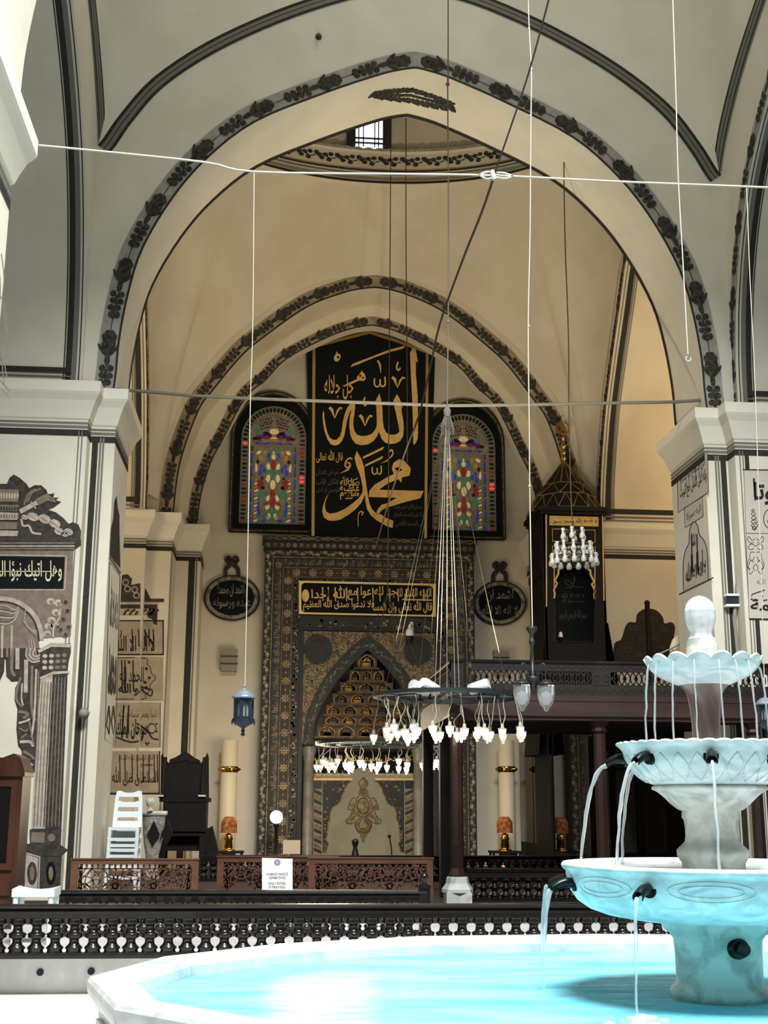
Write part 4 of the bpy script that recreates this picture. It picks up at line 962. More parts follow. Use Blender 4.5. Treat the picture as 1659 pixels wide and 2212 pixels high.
# ================================================================== BALUSTRADES
BP = [(0,.9),(.09,.8),(.13,.97),(.17,.9),(.24,.62),(.30,.52),(.38,.54),(.43,.75),(.45,.97),(.49,.9),(.53,1.0),(.57,.9),(.6,.62),(.66,.54),(.72,.5),(.79,.58),(.83,.85),(.86,.97),(.92,.8),(1,.9)]
SPC = .1435
_bal = {}
def balustrade(name_label, Y, x0, x1, group, posts=(), cap=True):
    t = thing('balustrade', name_label, 'balustrade', ((x0+x1)/2, Y, .45), group)
    b = MB(); z1 = .782; vs = [(-.045, z1), (-.045, .8), (-.03, .812), (-.052, .826), (-.055, .842), (-.04, .855), (.04, .855), (.055, .842), (.052, .826), (.03, .812), (.045, .8), (.045, z1)]
    for x in (x0, x1): pass
    k = len(vs); b.add([(x, Y+a_, z) for x in (x0, x1) for a_, z in vs], [(j, (j+1) % k, k+(j+1) % k, k+j) for j in range(k)]+[tuple(range(k)), tuple(range(k, 2*k))[::-1]]); b.box(x0, x1, Y-.036, Y+.036, .748, .783); b.build('handrail', 'rail', t)
    b = MB(); b.box(x0, x1, Y-.045, Y+.045, .452, .482); b.box(x0, x1, Y-.032, Y+.032, .482, .494); b.build('bottom_rail', 'rail', t)
    n = int((x1-x0)/SPC); first = None
    for i in range(n):
        x = x0+(i+.5)*(x1-x0)/n
        if any(abs(x-p) < .06 for p in posts): continue
        if first is None:
            b = MB(); b.lathe([(max(r*SPC*.495, .01), .494+f*.256) for f, r in BP], (x, Y, 0), 14); first = b.build('baluster', 'rail', t); fx = x
        else:
            c = first.copy(); COL.objects.link(c); c.parent = t; c.location = (x-fx, 0, 0)
    for p in posts:
        b = MB(); b.box(p-.05, p+.05, Y-.05, Y+.05, .45, .9); b.box(p-.06, p+.06, Y-.06, Y+.06, .87, .9); b.lathe([(.03, 0), (.022, .02), (.04, .05), (.043, .075), (.03, .105), (0, .115)], (p, Y, .9), 14); b.build('newel_post', 'rail', t)
    return t
G_ = 'turned dark wood balustrades'
balustrade('nearest long dark balustrade of turned balusters on the white kerb', 10.45, -3.2, 5.4, G_)
xe = atY(921, 1930, 12.2).x
balustrade('second dark balustrade close behind the nearest one, ending at a ball-topped post', 12.2, atY(118, 1930, 12.2).x, xe, G_, posts=(xe-.02,))
balustrade('dark balustrade under the wooden gallery, right of the marble-footed post', 16.5, atY(1008, 1900, 16.5).x, 6.1, G_)
balustrade('farthest dark balustrade, in front of the mihrab', 21.1, atY(432, 1850, 21.1).x, 5.1, G_)
# ================================================================== LATTICE SCREENS AND NOTICE
def lattice(label, Y, px0, px1, ptop, m_):
    q0 = atY(px0, ptop, Y); q1 = atY(px1, ptop, Y); x0, x1 = q0.x, q1.x; z1 = (q0.z+q1.z)/2; z0 = .46
    t = thing('lattice_screen', label, 'screen', ((x0+x1)/2, Y, .45), 'pierced wooden screens behind the rail'); mp_ = WY(Y)
    b = MB(); b.poly(mp_, [[(x0, z0), (x1, z0), (x1, z1), (x0, z1)], [(x0+.07, z0+.05), (x1-.07, z0+.05), (x1-.07, z1-.05), (x0+.07, z1-.05)]], -.02, .02); b.box(x0-.01, x1+.01, Y-.03, Y+.03, z1, z1+.014); b.build('frame', m_, t)
    b = MB(); a0, a1, c0, c1_ = x0+.07, x1-.07, z0+.05, z1-.05; W_ = a1-a0; n = max(3, round(W_/.36)); stp = W_/n; cz = c0+(c1_-c0)*.42
    b.stroke(mp_, [(a0, c1_-.045), (a1, c1_-.045)], .014, -.006, .006); k = int(W_/.06)
    for i in range(k): b.stroke(mp_, [(a0+(i+.5)*W_/k, c1_), (a0+(i+.5)*W_/k, c1_-.045)], .022, -.006, .006)
    for sx in (a0, a1):
        d_ = .045 if sx == a0 else -.045
        b.stroke(mp_, [(sx+d_, c0), (sx+d_, c1_)], .014, -.006, .006)
        for i in range(7): z = c0+(i+.5)*(c1_-c0)/7; b.stroke(mp_, [(sx, z), (sx+d_, z)], .022, -.006, .006)
    zt_ = c1_-.045
    def clip(P): return [(min(max(x, a0+.02), a1-.02), min(max(z, c0), zt_)) for x, z in P]
    for i in range(n):
        cx_ = a0+(i+.5)*stp; b.ring(mp_, cx_, cz, .045, .014, -.006, .006, 0, 10)
        for j in range(10):
            an = 2*pi*j/10+pi/10; P = []
            for u, v in ((.05, 0), (.1, .032), (.15, .04), (.19, 0), (.15, -.04), (.1, -.032)): P.append((cx_+u*cos(an)-v*sin(an), cz+u*sin(an)+v*cos(an)))
            P = clip(P)
            if max(p[1] for p in P)-min(p[1] for p in P) > .02 and max(p[0] for p in P)-min(p[0] for p in P) > .01: b.loopstroke(mp_, P, .013, -.006, .006)
            R2 = [(cx_+.19*cos(an), cz+.19*sin(an)), (cx_+.25*cos(an+.2), cz+.25*sin(an+.2)), (cx_+.19*cos(an+.628), cz+.19*sin(an+.628))]; b.stroke(mp_, clip(R2), .013, -.006, .006)
        for s_ in (-1, 1):
            b.stroke(mp_, clip([(cx_+s_*stp*.5, c0), (cx_+s_*stp*.36, cz), (cx_+s_*stp*.5, zt_)]), .014, -.006, .006)
            b.stroke(mp_, clip([(cx_+s_*stp*.5, cz+.12), (cx_+s_*stp*.3, zt_)]), .014, -.006, .006); b.stroke(mp_, clip([(cx_+s_*stp*.5, cz-.02), (cx_+s_*stp*.28, c0)]), .014, -.006, .006)
            b.ring(mp_, min(max(cx_+s_*stp*.5, a0+.05), a1-.05), cz+.06, .03, .013, -.006, .006, 0, 10)
        b.ring(mp_, cx_, zt_-.05, .028, .012, -.006, .006, 0, 8); b.ring(mp_, cx_, cz, .125, .011, -.006, .006, 0, 20)
        for s_ in (-1, 1): b.stroke(mp_, clip([(cx_+s_*.06, zt_), (cx_+s_*stp*.45, cz+.1), (cx_+s_*stp*.2, cz+.02)]), .013, -.006, .006); b.disc(mp_, cx_+s_*stp*.42, zt_-.035, .02, -.006, .006, 0, 6)
    b.build('pierced_panel', m_, t); return t
lattice('pierced wooden screen at left, below the stacked white chairs', 14.2, 155, 430, 1857, 'lattice')
lattice('pierced wooden screen that carries the white notice', 14.2, 470, 730, 1852, 'lattice2')
lattice('pierced wooden screen right of the white notice, overlapping its neighbour', 14.0, 667, 935, 1855, 'lattice2')
nt = PM(13.95, 566, 1853, 1)
t = thing('notice_sheet', 'white notice reading only enter if praying, fixed to a pierced wooden screen', 'notice', tuple(atY(600, 1926, 13.95)))
b = MB(); b.poly(nt, [(0, 0), (66, 2), (66, 76), (0, 74)], -.004, .004); b.build('sheet', 'white', t)
b = MB(); M['noticegrey'] = mat('notice_grey', '#6e7376', .7)
for s_, y0, y1, x0, x1 in (('NAMAZ HARİCİ', 32, 37.5, 10, 56), ('GİRMEYİNİZ', 40, 45.5, 15, 51), ('ONLY ENTER', 52.5, 58, 13, 51), ('IF PRAYING', 60.5, 66, 15, 50)):
    txt(b, nt, s_, x0, y1, x1, y0-(1.2 if 'İ' in s_ else 0), .006, ar=False, bold=.012)
for r in (3, 6): b.ring(nt, 33, 10, r, 1.2, .006, None, 0, 16)
for j in range(12): a_ = 2*pi*j/12; b.stroke(nt, [(33+2*cos(a_), 10+2*sin(a_)), (33+7.5*cos(a_+.25), 10+7.5*sin(a_+.25))], .7, .006)
b.build('printed_text', 'noticegrey', t)
# ================================================================== WOODEN GALLERY
gY = 16.15; gx0 = atY(975, 1425, gY).x; gx1 = 8.2; zr = atY(975, 1424, gY).z; zd = atY(980, 1500, gY).z; zu = atY(985, 1553, gY).z; gyb = 19.4
ga = thing('wooden_gallery', 'dark carved wooden gallery raised on posts, right of the mihrab', 'gallery', ((gx0+gx1)/2, 17.7, .45))
b = MB(); b.box(gx0, gx1, gY, gyb, zu+.12, zd); b.box(gx0-.03, gx1, gY-.03, gY+.1, zd-.07, zd); b.box(gx0-.02, gx1, gY-.02, gY+.2, zu+.05, zd-.07); b.box(gx0+.02, gx1, gY+.02, gY+.25, zu, zu+.06)
b.box(gx0-.03, gx0+.1, gY, gyb, zu+.03, zd); b.build('beam', 'redwood', ga)
b = MB(); b.box(gx0+.1, gx1, gY+.25, gyb, zu+.05, zu+.12)
for i in range(6): b.box(gx0+.1, gx1, gY+.5+i*.5, gY+.6+i*.5, zu, zu+.06)
b.build('ceiling_boards', 'wood', ga)
pans = [(gx0, atY(1000, 1450, gY).x, 0), (atY(1020, 1450, gY).x, atY(1278, 1450, gY).x, 1), (atY(1278, 1450, gY).x, atY(1318, 1450, gY).x, 0), (atY(1318, 1450, gY).x, gx1-1.7, 1), (gx1-1.7, gx1-1.45, 0), (gx1-1.45, gx1, 1)]
M['fret'] = mat('fretwork_wood', '#1f1a17', .45, coat=.1)
b = MB(); h = zr-zd; b.box(gx0-.03, gx1, gY-.04, gY+.04, zr-.03, zr); b.box(gx0-.03, gx0+.04, gY, gyb, zr-.03, zr); b.build('top_rail', 'rail', ga)
def fret(bb, mp_, u0, u1, kind):
    zc0, zc1 = zd+.05+h*.2, zr-.04-h*.2
    bb.rect(mp_, u0, zd, u1, zc0, -.012, .012); bb.rect(mp_, u0, zc1, u1, zr-.03, -.012, .012)
    if kind:
        k = max(1, round((u1-u0)/.077)); s_ = (u1-u0)/k
        for i in range(k): bb.ring(mp_, u0+(i+.5)*s_, (zc0+zc1)/2, s_*.98, .016, -.01, .01, 0, 18, (zc1-zc0)/2)
        for i in range(0, k, 2): bb.disc(mp_, u0+(i+.5)*s_, (zc0+zc1)/2, .028, -.01, .01, 0, 8)
    else:
        bb.rect(mp_, u0, zc0, u1, zc1, -.02, .02)
    k = max(1, round((u1-u0)/.12))
    for i in range(k):
        u = u0+(i+.5)*(u1-u0)/k; w_ = (u1-u0)/k*.5
        for zc in ((zd+zc0)/2, (zc1+zr-.03)/2): bb.stroke(mp_, smooth([(u-w_, zc-.02), (u-w_*.4, zc+.025), (u, zc), (u+w_*.4, zc-.025), (u+w_, zc+.02)], 2), .012, .012, .02)
        if not kind:
            bb.ring(mp_, u, (zc0+zc1)/2, .04, .014, .02, .03, 0, 10)
for u0, u1, kd in pans:
    b = MB(); fret(b, WY(gY), u0, u1, kd); b.build('fretwork_panel', 'fret', ga)
b = MB(); fret(b, WX(gx0, -1), gY+.1, gyb-.1, 1); b.build('fretwork_panel', 'fret', ga)
for px in (989, 1303, 1640):
    x = atY(px, 1700, gY).x; b = MB(); b.lathe([(.115, .3), (.115, .34), (.085, .42), (.08, zu-.7), (.08, zu-.62), (.11, zu-.58), (.08, zu-.54), (.15, zu-.45)], (x, gY+.1, .45), 8, smooth=False); b.build('post', 'postwood', ga)
    b = MB(); b.box(x-.16, x+.16, gY-.06, gY+.26, .45, .58); b.lathe([(.2, .13), (.2, .17), (.15, .24), (.14, .3), (.13, .32)], (x, gY+.1, .45), 8, smooth=False); b.build('post_base', 'marble', ga)
for yy in (17.25, 19.2): b = MB(); b.box(gx0-.02, gx0+.13, yy-.08, yy+.08, .45, zu+.1); b.build('post', 'wood', ga)
# dark glazed booth below the gallery
M['darkglass'] = mat('dark_glass', '#0b0a09', .03, spec=.6)
M['mirrorglass'] = mat('reflecting_glass', '#5b5648', .02, metal=1)
bt = thing('glazed_partition', 'dark glazed wooden partition standing under the gallery', 'partition', (6.0, 19.9, .45))
b = MB(); pY = 19.8
for x in (5.0, 5.75, 6.5, 7.3, 8.1): b.box(x-.06, x+.06, pY-.05, pY+.05, .45, zu)
b.box(5.0, 8.2, pY-.05, pY+.05, .45, .95); b.box(5.0, 8.2, pY-.06, pY+.06, zu-.15, zu+.05); b.box(5.0, 8.2, pY-.04, pY+.04, 2.2, 2.24); b.build('frame', 'wood', bt)
for x in (5.375, 6.125, 6.9, 7.7): b = MB(); b.box(x-.32, x+.32, pY-.01, pY+.01, .95, zu-.15); b.build('pane', 'darkglass', bt)
# ================================================================== MINBAR
mY = 23.45; mx0 = atY(1180, 1250, mY).x; mx1 = atY(1303, 1250, mY).x; mxc = (mx0+mx1)/2; zc_ = atY(1240, 1106, mY).z; zb_ = 2.6
mb_ = thing('minbar', 'tall dark wooden minbar tower with gilt trimmed front and pointed latticed roof', 'minbar', (mxc, mY, .45))
mm = PM(mY, 1130, 880, 3.95)
b = MB(); mp_ = WY(mY); xa = mx0-.04; xb = mx1+.04
opn = [(265,1640),(262,1560),(275,1530),(268,1490),(290,1450),(300,1400),(330,1370),(520,1370),(545,1400),(575,1430),(580,1460),(600,1500),(592,1530),(606,1560),(610,1650),(600,2010),(268,2010)]
op = uvY(crop(opn, 1130, 880, 3.95), mY)
b.poly(mp_, [[(xa, zb_), (xb, zb_), (xb, zc_), (xa, zc_)], op], -.08, 0); b.build('front', 'wood', mb_)
b = MB(); b.box(xa-.02, xa+.04, mY+.0, mY+1.3, zb_, zc_); b.box(xb-.04, xb, mY, mY+1.3, zb_, zc_); b.box(xa, xb, mY+1.2, mY+1.3, zb_, zc_)
for i in range(4): b.box(xa-.04, xa-.02, mY+.1+i*.3, mY+.16+i*.3, zc_-1.1, zc_-.2)
b.box(xa-.04, xa-.02, mY, mY+1.3, zc_-1.25, zc_-1.1); b.build('side_wall', 'wood', mb_)
b = MB(); b.box(xa-.1, xb+.1, mY-.1, mY+1.4, zc_, zc_+.09); b.box(xa-.06, xb+.06, mY-.06, mY+1.36, zc_-.06, zc_); b.build('eave', 'wood', mb_)
ax_ = (mxc, mY+.65); zR = [(zc_+.09, .98), (atY(1240, 1073, mY).z+.1, .62), (atY(1240, 1052, mY).z+.16, .43), (atY(1240, 1015, mY).z+.3, .05)]
def oct_(r, z, n=8): return [(ax_[0]+r*1.03*cos(pi/8+2*pi*j/n)*1.0, ax_[1]+r*1.03*sin(pi/8+2*pi*j/n), z) for j in range(n)]
def sq_(r, z):
    P = []
    for j in range(8):
        a_ = pi/8+2*pi*j/8; c, s_ = cos(a_), sin(a_); k = 1/max(abs(c), abs(s_)); P.append((ax_[0]+c*r*k*.75, ax_[1]+s_*r*k*.75, z))
    return P
Rg = [sq_(.98, zR[0][0]), oct_(.62, zR[1][0]), oct_(.44, zR[2][0]), oct_(.06, zR[3][0])]
b = MB()
for A_, B_ in zip(Rg, Rg[1:]): b.add(A_+B_, [(j, (j+1) % 8, 8+(j+1) % 8, 8+j) for j in range(8)])
b.add(Rg[0], [tuple(range(8))]); b.build('roof', 'wood', mb_)
b = MB()
for k, (A_, B_) in enumerate(zip(Rg, Rg[1:])):
    for j in range(8):
        j2 = (j+1) % 8; p, q = Vector(A_[j]), Vector(A_[j2]); r_, s_ = Vector(B_[j]), Vector(B_[j2])
        b.tube([p, q], .016, 4)
        if k < 2:
            n_ = 2 if k == 0 else 1
            for i in range(n_):
                m0 = p.lerp(q, i/n_); m1 = p.lerp(q, (i+1)/n_); t0 = r_.lerp(s_, (i+.5)/n_); b.tube([m0, t0], .014, 4); b.tube([m1, t0], .014, 4)
        else: b.tube([p, r_], .014, 4); b.tube([p.lerp(q, .5), r_.lerp(s_, .5)], .012, 4)
b.build('roof_lattice', 'dullgold', mb_)
b = MB(); z0_ = zR[3][0]; k_ = (atY(1240, 940, mY+.65).z-z0_)
b.lathe([(.1, -.12), (.07, 0), (.045, .06*k_), (.04, .14*k_), (.07, .2*k_), (.04, .26*k_), (.035, .34*k_), (.065, .4*k_), (.035, .46*k_), (.035, .54*k_), (.075, .6*k_), (.035, .68*k_), (.03, .85*k_), (.06, .9*k_), (.02, .95*k_), (.02, k_)], (ax_[0], ax_[1], z0_), 16); b.build('finial', 'brass', mb_)
b = MB(); cr_ = WY(ax_[1]); zc2 = z0_+k_+.14
b.poly(cr_, [(ax_[0]+.15*cos(pi*.62+2*pi*j/30*.88), zc2+.15*sin(pi*.62+2*pi*j/30*.88)) for j in range(31)]+[(ax_[0]+.012+.11*cos(pi*.62+2*pi*j/30*.88), zc2+.012+.11*sin(pi*.62+2*pi*j/30*.88)) for j in range(30, -1, -1)], -.012, .012); b.disc(cr_, ax_[0], zc2, .05, -.01, .01, 0, 10); b.build('crescent', 'brass', mb_)
b = MB(); fq = lambda P, wd: b.stroke(mm, P, wd, .0, .012)
fq([(196, 905), (199, 1700)], 11); fq([(676, 920), (690, 1650)], 11)
for R_ in ([(225,932),(641,942),(641,1012),(225,1000)],): b.loopstroke(mm, R_, 12, 0, .014); b.poly(mm, R_, .002, .004)
for R_ in ([(250,1038),(380,1041),(380,1145),(250,1142)], [(515,1046),(613,1048),(613,1152),(515,1150)], [(250,1185),(300,1186),(300,1250),(250,1250)], [(570,1192),(615,1193),(615,1255),(570,1255)]): b.loopstroke(mm, R_, 6, 0, .01)
for s_ in (0, 1):
    f = lambda P: [((875-x if s_ else x), y+(8 if s_ else 0)) for x, y in P]
    fq(f([(263, 1260), (265, 1630)]), 8)
    fq(f([(330,1365),(302,1385),(300,1420),(285,1450),(270,1480),(290,1500),(278,1525),(262,1560),(270,1590),(264,1630)]), 16)
gt = b.build('gilt_trim', 'gold', mb_)
b = MB(); txt(b, mm, 'لا اله الا الله محمد رسول', 240, 992, 628, 945, .006, bold=.015); b.build('lettering', 'ink', gt)
cl = PM(mY+.25, 1130, 880, 3.95)
b = MB(); b.poly(cl, [(240, 1300), (640, 1300), (640, 2100), (240, 2100)], -.02, 0); cu = b.build('curtain', 'panelblack', mb_)
b = MB(); b.loopstroke(cl, [(270, 1390), (605, 1395), (602, 2000), (272, 1995)], 5, .002)
txt(b, cl, 'الله محمد', 340, 1425, 490, 1385, .004); b.stroke(cl, smooth([(510,1530),(430,1530),(360,1500),(380,1470),(430,1510),(440,1430),(420,1530),(370,1540)], 3), 5, .003)
txt(b, cl, 'لا اله الا الله', 325, 1625, 520, 1575, .004); txt(b, cl, 'محمد رسول الله', 330, 1670, 520, 1628, .004); txt(b, cl, 'بسم الله الرحمن الرحيم', 310, 1830, 540, 1710, .004); b.build('lettering', 'greyink', cu)
b = MB(); b.add([(xa-.2, mY-.1, zb_), (xb+.35, mY-.1, zb_), (xb+.35, mY+1.3, zb_), (xa-.2, mY+1.3, zb_)]+[(xa-.02, mY-.02, 4.9), (xb+.02, mY-.02, 5.1), (xb+.02, mY+1.3, 5.1), (xa-.02, mY+1.3, 4.9)], [(1, 2, 6, 5), (3, 0, 4, 7), (2, 3, 7, 6)])
b.box(xa-.0, xb+.3, mY-.05, mY+1.3, .45, zb_); b.build('base', 'wood', mb_)
b = MB()                                                            # stair flank with its parapet, running toward the gallery
for i in range(14): b.box(xa+.06, xb+.2, mY-.25*(i+1), mY-.25*i, .45, max(.6, 3.35-.2*i))
b.build('stair', 'wood', mb_)
sx = mx0; 
b = MB(); b.box(sx, sx+.04, 24.75, 26.5, .45, .95); b.box(sx-.02, sx+.06, 24.15, 24.4, .45, 3.1); b.box(sx-.02, sx+.06, 20.6, 20.8, .45, 3.0); b.box(sx, sx+.04, 20.8, 24.2, .45, .85); b.box(sx, sx+.04, 20.8, 26.5, 2.95, 3.1); b.build('side_frame', 'wood', mb_)
b = MB(); b.box(sx, sx+.02, 24.4, 26.5, .95, 2.95); b.build('glass_pane', 'mirrorglass', mb_)
M['dimglass'] = mat('dim_glass', '#1b1a17', .03, metal=.85)
b = MB(); b.box(sx, sx+.02, 20.8, 24.15, .85, 2.95); b.build('glass_pane', 'dimglass', mb_)
b = MB(); q = atY(1211, 1371, mY+.1); b.lathe([(.045, -.05), (.04, .0), (.025, .05), (0, .06)], (q.x, q.y, q.z), 12); tag(b.build('horn_speaker', 'white'), 'tiny white horn speaker low in the minbar doorway', 'speaker')
# ================================================================== CORDS, LANTERNS, CHANDELIERS
def pth(P, Y=None): return [tuple(atY(p[0], p[1], Y if Y else p[2])) for p in P]
def cord(name, P, r, m_, label, cat='rope', parent=None, Y=None, k=4):
    b = MB(); b.tube(smooth(pth(P, Y), k), r, 6); o = b.build(name, m_, parent)
    if parent is None: tag(o, label, cat)
    return o
TY = 10.17
cord('tie_rope', [(84, 314), (200, 325), (440, 350), (550, 371), (870, 376), (1065, 379), (1330, 392), (1659, 405), (2000, 421)], .011, 'wire', 'pale white wrapped rope stretched high between the two nearest piers', Y=TY)
b = MB()
for dy in (-5, 0, 5): b.tube(smooth(pth([(1035, 378), (1052, 379-dy*1.5), (1070, 378-dy), (1090, 380-dy*1.2), (1108, 381)], TY-.012), 4), .011, 6)
b.tube(pth([(1063, 369), (1068, 388)], TY-.02), .022, 8); tag(b.build('rope_knot', 'wire'), 'knotted white lashing where the dark cable crosses the high rope', 'knot')
cord('tie_rope', [(226, 839), (330, 847), (480, 858), (880, 873), (960, 876), (1150, 874), (1300, 871), (1460, 868), (1552, 861)], .025, 'rope', 'thick grey rope stretched between the far pier capitals across the big arch', Y=17.16)
cord('cable', [(1196, -40, 8.9), (1150, 130, 9.4), (1120, 225, 9.7), (1067, 379, TY)], .008, 'steel', 'grey cable slanting from the vault down to the rope knot', 'cable')
cord('cable', [(1066, 384, TY), (1040, 460, 10.8), (1000, 560, 11.8), (950, 700, 13.2), (928, 800, 14.0), (904, 900, 14.8), (872, 985, 16), (838, 1090, 18), (812, 1180, 20)], .012, 'wiredark', 'dark twisted cable sagging from the rope knot across the gold calligraphy', 'cable')
cord('cord', [(1452, -40), (1460, 200), (1465, 380), (1475, 560), (1486, 765)], .005, 'wire', 'loose white cord with a small hook end hanging before the right of the arch', 'cord', Y=9.0)
q = atY(1487, 775, 9.0); b = MB(); b.tube([(q.x+.02*cos(a_), 9.0, q.z+.02*sin(a_)) for a_ in [2.0+.5*i for i in range(11)]], .005, 5); tag(b.build('wire_hook', 'wire'), 'small white wire hook at the end of a loose hanging cord', 'hook')
cord('cord', [(877, 220), (877, 500), (879, 770), (880, 1000)], .009, 'wiredark', 'thin dark cord hanging from the far dome, right of its twin', 'cord', Y=21.4)
b = MB(); b.tube(smooth(pth([(1218, 312), (1220, 500), (1228, 730), (1229, 900), (1234, 1090), (1238, 1130)], 17.7), 4), .009, 6)
# ---- hanging lanterns
M['lantern'] = mat('lantern_metal', '#28343f', .4, metal=.5); M['lanternlid'] = mat('lantern_lid', '#7d8891', .4, metal=.4); M['lampglass'] = mat('lantern_glass', '#aab4ba', .1, trans=.5)
def lantern(px, ytop, ybot, pts, label):
    q1 = atY(px, ybot, TY); q0 = atY(px, ytop, TY); h = q0.z-q1.z; c = (q0.x, TY, q1.z)
    t = thing('hanging_lantern', label, 'lantern', c, 'small blue-grey lanterns on cords')
    b = MB(); b.lathe([(0, 0), (.012*h, .02*h), (.05*h, .04*h), (.02*h, .08*h), (.04*h, .12*h), (.025*h, .16*h), (.09*h, .2*h), (.2*h, .27*h), (.22*h, .31*h), (.22*h, .34*h)], c, 12); b.build('base', 'lantern', t)
    b = MB()
    for j in range(6):
        a_ = 2*pi*j/6+.3; x, y = c[0]+.18*h*cos(a_), c[1]+.18*h*sin(a_); b.box(x-.018*h, x+.018*h, y-.018*h, y+.018*h, c[2]+.33*h, c[2]+.74*h)
        x2, y2 = c[0]+.22*h*cos(a_), c[1]+.22*h*sin(a_); b.tube([(x2, y2, c[2]+.3*h), (x2, y2, c[2]+.22*h)], [.02*h, .006*h], 6)
        an = a_+pi/6; d = Vector((cos(an), sin(an), 0)); s_ = Vector((-sin(an), cos(an), 0)); ctr = Vector(c)+d*.158*h
        mpf = lambda u, v, w=0: tuple(ctr+s_*u+Vector((0, 0, v))+d*w)
        w_ = .075*h; hole = [(-w_*.75, .38*h), (w_*.75, .38*h), (w_*.75, .6*h), (0, .7*h), (-w_*.75, .6*h)]
        b.poly(mpf, [[(-w_*1.15, .33*h), (w_*1.15, .33*h), (w_*1.15, .74*h), (-w_*1.15, .74*h)], hole], -.004, .004); b.box(ctr.x-.004, ctr.x+.004, ctr.y-.004, ctr.y+.004, c[2]+.36*h, c[2]+.68*h)
    b.build('body', 'lantern', t)
    b = MB(); b.lathe([(.13*h, .35*h), (.13*h, .72*h)], c, 12); b.build('glass', 'lampglass', t)
    b = MB(); b.lathe([(.23*h, .73*h), (.24*h, .77*h), (.2*h, .78*h), (.17*h, .83*h), (.1*h, .88*h), (.03*h, .9*h), (.02*h, .94*h), (.03*h, .96*h), (0, h)], c, 14); b.build('lid', 'lanternlid', t)
    b = MB(); b.tube(smooth(pth(pts, TY), 4), .0042, 5); b.build('cord', 'wire', t)
lantern(528, 1478, 1592, [(549, 374), (546, 700), (541, 860), (535, 1200), (529, 1482)], 'small blue-grey lantern on a white cord, left of the mihrab')
lantern(1652, 1497, 1592, [(1613, 405), (1620, 600), (1632, 860), (1652, 1500)], 'small blue-grey lantern on a white cord, behind the fountain at right picture edge')
# ---- ring chandeliers of pendant bulbs
M['bulb'] = emis('lit_bulb', '#ffe9c0', 9.0)
M['bulbdim'] = mat('frosted_bulb', '#f2f1ea', .25, emit='#fff2dc', es=.55)
M['ringmetal'] = mat('chandelier_ring', '#3b4343', .4, metal=.6)
def pendant(t, x, y, z1, z0, rk, lit, cable='wire', sz=1):
    w_ = rk.uniform(-.05, .05); dx = rk.uniform(-.06, .06); dy = rk.uniform(-.05, .05); zt_ = z0+.13*sz
    P = smooth([(x, y, z1), (x-w_*.6, y, z1+(zt_-z1)*.3), (x+dx+w_, y+dy, z1+(zt_-z1)*.7), (x+dx, y+dy, zt_)], 4)
    b = MB(); b.lathe([(.008, -.03*sz), (.018*sz, -.02*sz), (.016*sz, 0), (.032*sz, .012*sz), (.045*sz, .05*sz), (.048*sz, .085*sz), (.03*sz, .095*sz)], (x+dx, y+dy, z0), 10)
    o = b.build('light_bulb', 'bulb' if lit else 'bulbdim', t)
    b = MB(); b.tube(P, .006, 4); b.lathe([(.05*sz, .088*sz), (.058*sz, .096*sz), (.02*sz, .105*sz), (.017*sz, .15*sz), (0, .152*sz)], (x+dx, y+dy, z0), 8); b.build('bulb_cable', cable, o)
def ringlamp(px, py, Y, R_, ybulb, n, seed, label, litf):
    c = atY(px, py, Y); zb_ = atY(px, ybulb, Y).z; t = thing('ring_chandelier', label, 'chandelier', (c.x, Y, zb_)); rk = random.Random(seed); b = MB()
    for r0, r1, z0, z1 in ((R_-.05, R_+.05, 0, .015), (R_*.72-.02, R_*.72+.02, 0, .012)):
        vs = []; k = 64
        for j in range(k):
            a_ = 2*pi*j/k
            for r, z in ((r0, z0), (r1, z0), (r1, z1+.03), (r0, z1+.03)): vs.append((c.x+r*cos(a_), Y+r*sin(a_), c.z+z))
        b.add(vs, [(j*4+i, j*4+(i+1) % 4, ((j+1) % k)*4+(i+1) % 4, ((j+1) % k)*4+i) for j in range(k) for i in range(4)])
    for j in range(8): a_ = 2*pi*j/8; b.tube([(c.x+.1*cos(a_), Y+.1*sin(a_), c.z+.02), (c.x+R_*cos(a_), Y+R_*sin(a_), c.z+.02)], .01, 5)
    b.build('ring', 'ringmetal', t)
    for j in range(n):
        a_ = 2*pi*j/n+rk.uniform(-.1, .1); r = R_*rk.choice([1, 1, .86, .74]); pendant(t, c.x+r*cos(a_), Y+r*sin(a_), c.z, zb_+rk.uniform(-.04, .05), rk, litf(cos(a_)*r/R_, rk))
    return t, c
t1, c1_ = ringlamp(966, 1508, 15.2, .86, 1597, 30, 3, 'large ring chandelier of hanging lit bulbs in front of the gallery', lambda u, rk: -.62 < u < .5)
b = MB(); top = atY(966, 905, 15.2)
for j in range(5): a_ = 2*pi*j/5+.2; b.tube([(top.x+.02*cos(a_), 15.2+.02*sin(a_), top.z), (c1_.x+.16*cos(a_), 15.2+.16*sin(a_), c1_.z+.03)], .004, 4)
b.build('suspension_cord', 'wire', t1); b = MB()
for j in range(8): a_ = 2*pi*j/8+.2; b.tube([(top.x+.02*cos(a_), 15.2+.02*sin(a_), top.z), (c1_.x+.8*cos(a_), 15.2+.8*sin(a_), c1_.z+.03)], .0028, 4)
b.build('stay_wire', 'wiredark', t1)
b = MB(); b.tube(smooth(pth([(968, -60), (968, 165), (967, 185), (969, 500), (968, 700), (966, 880)], 15.2), 4), .009, 6); b.ball(tuple(atY(967, 182, 15.2)), .03, 8); b.ball(tuple(atY(968, 695, 15.2)), .025, 8); b.build('rope', 'rope', t1)
b = MB(); rk = random.Random(8); tz = atY(966, 878, 15.2).z
b.lathe([(.02, 0), (.05, -.05), (.045, -.12), (.03, -.14)], (top.x, 15.2, tz), 10)
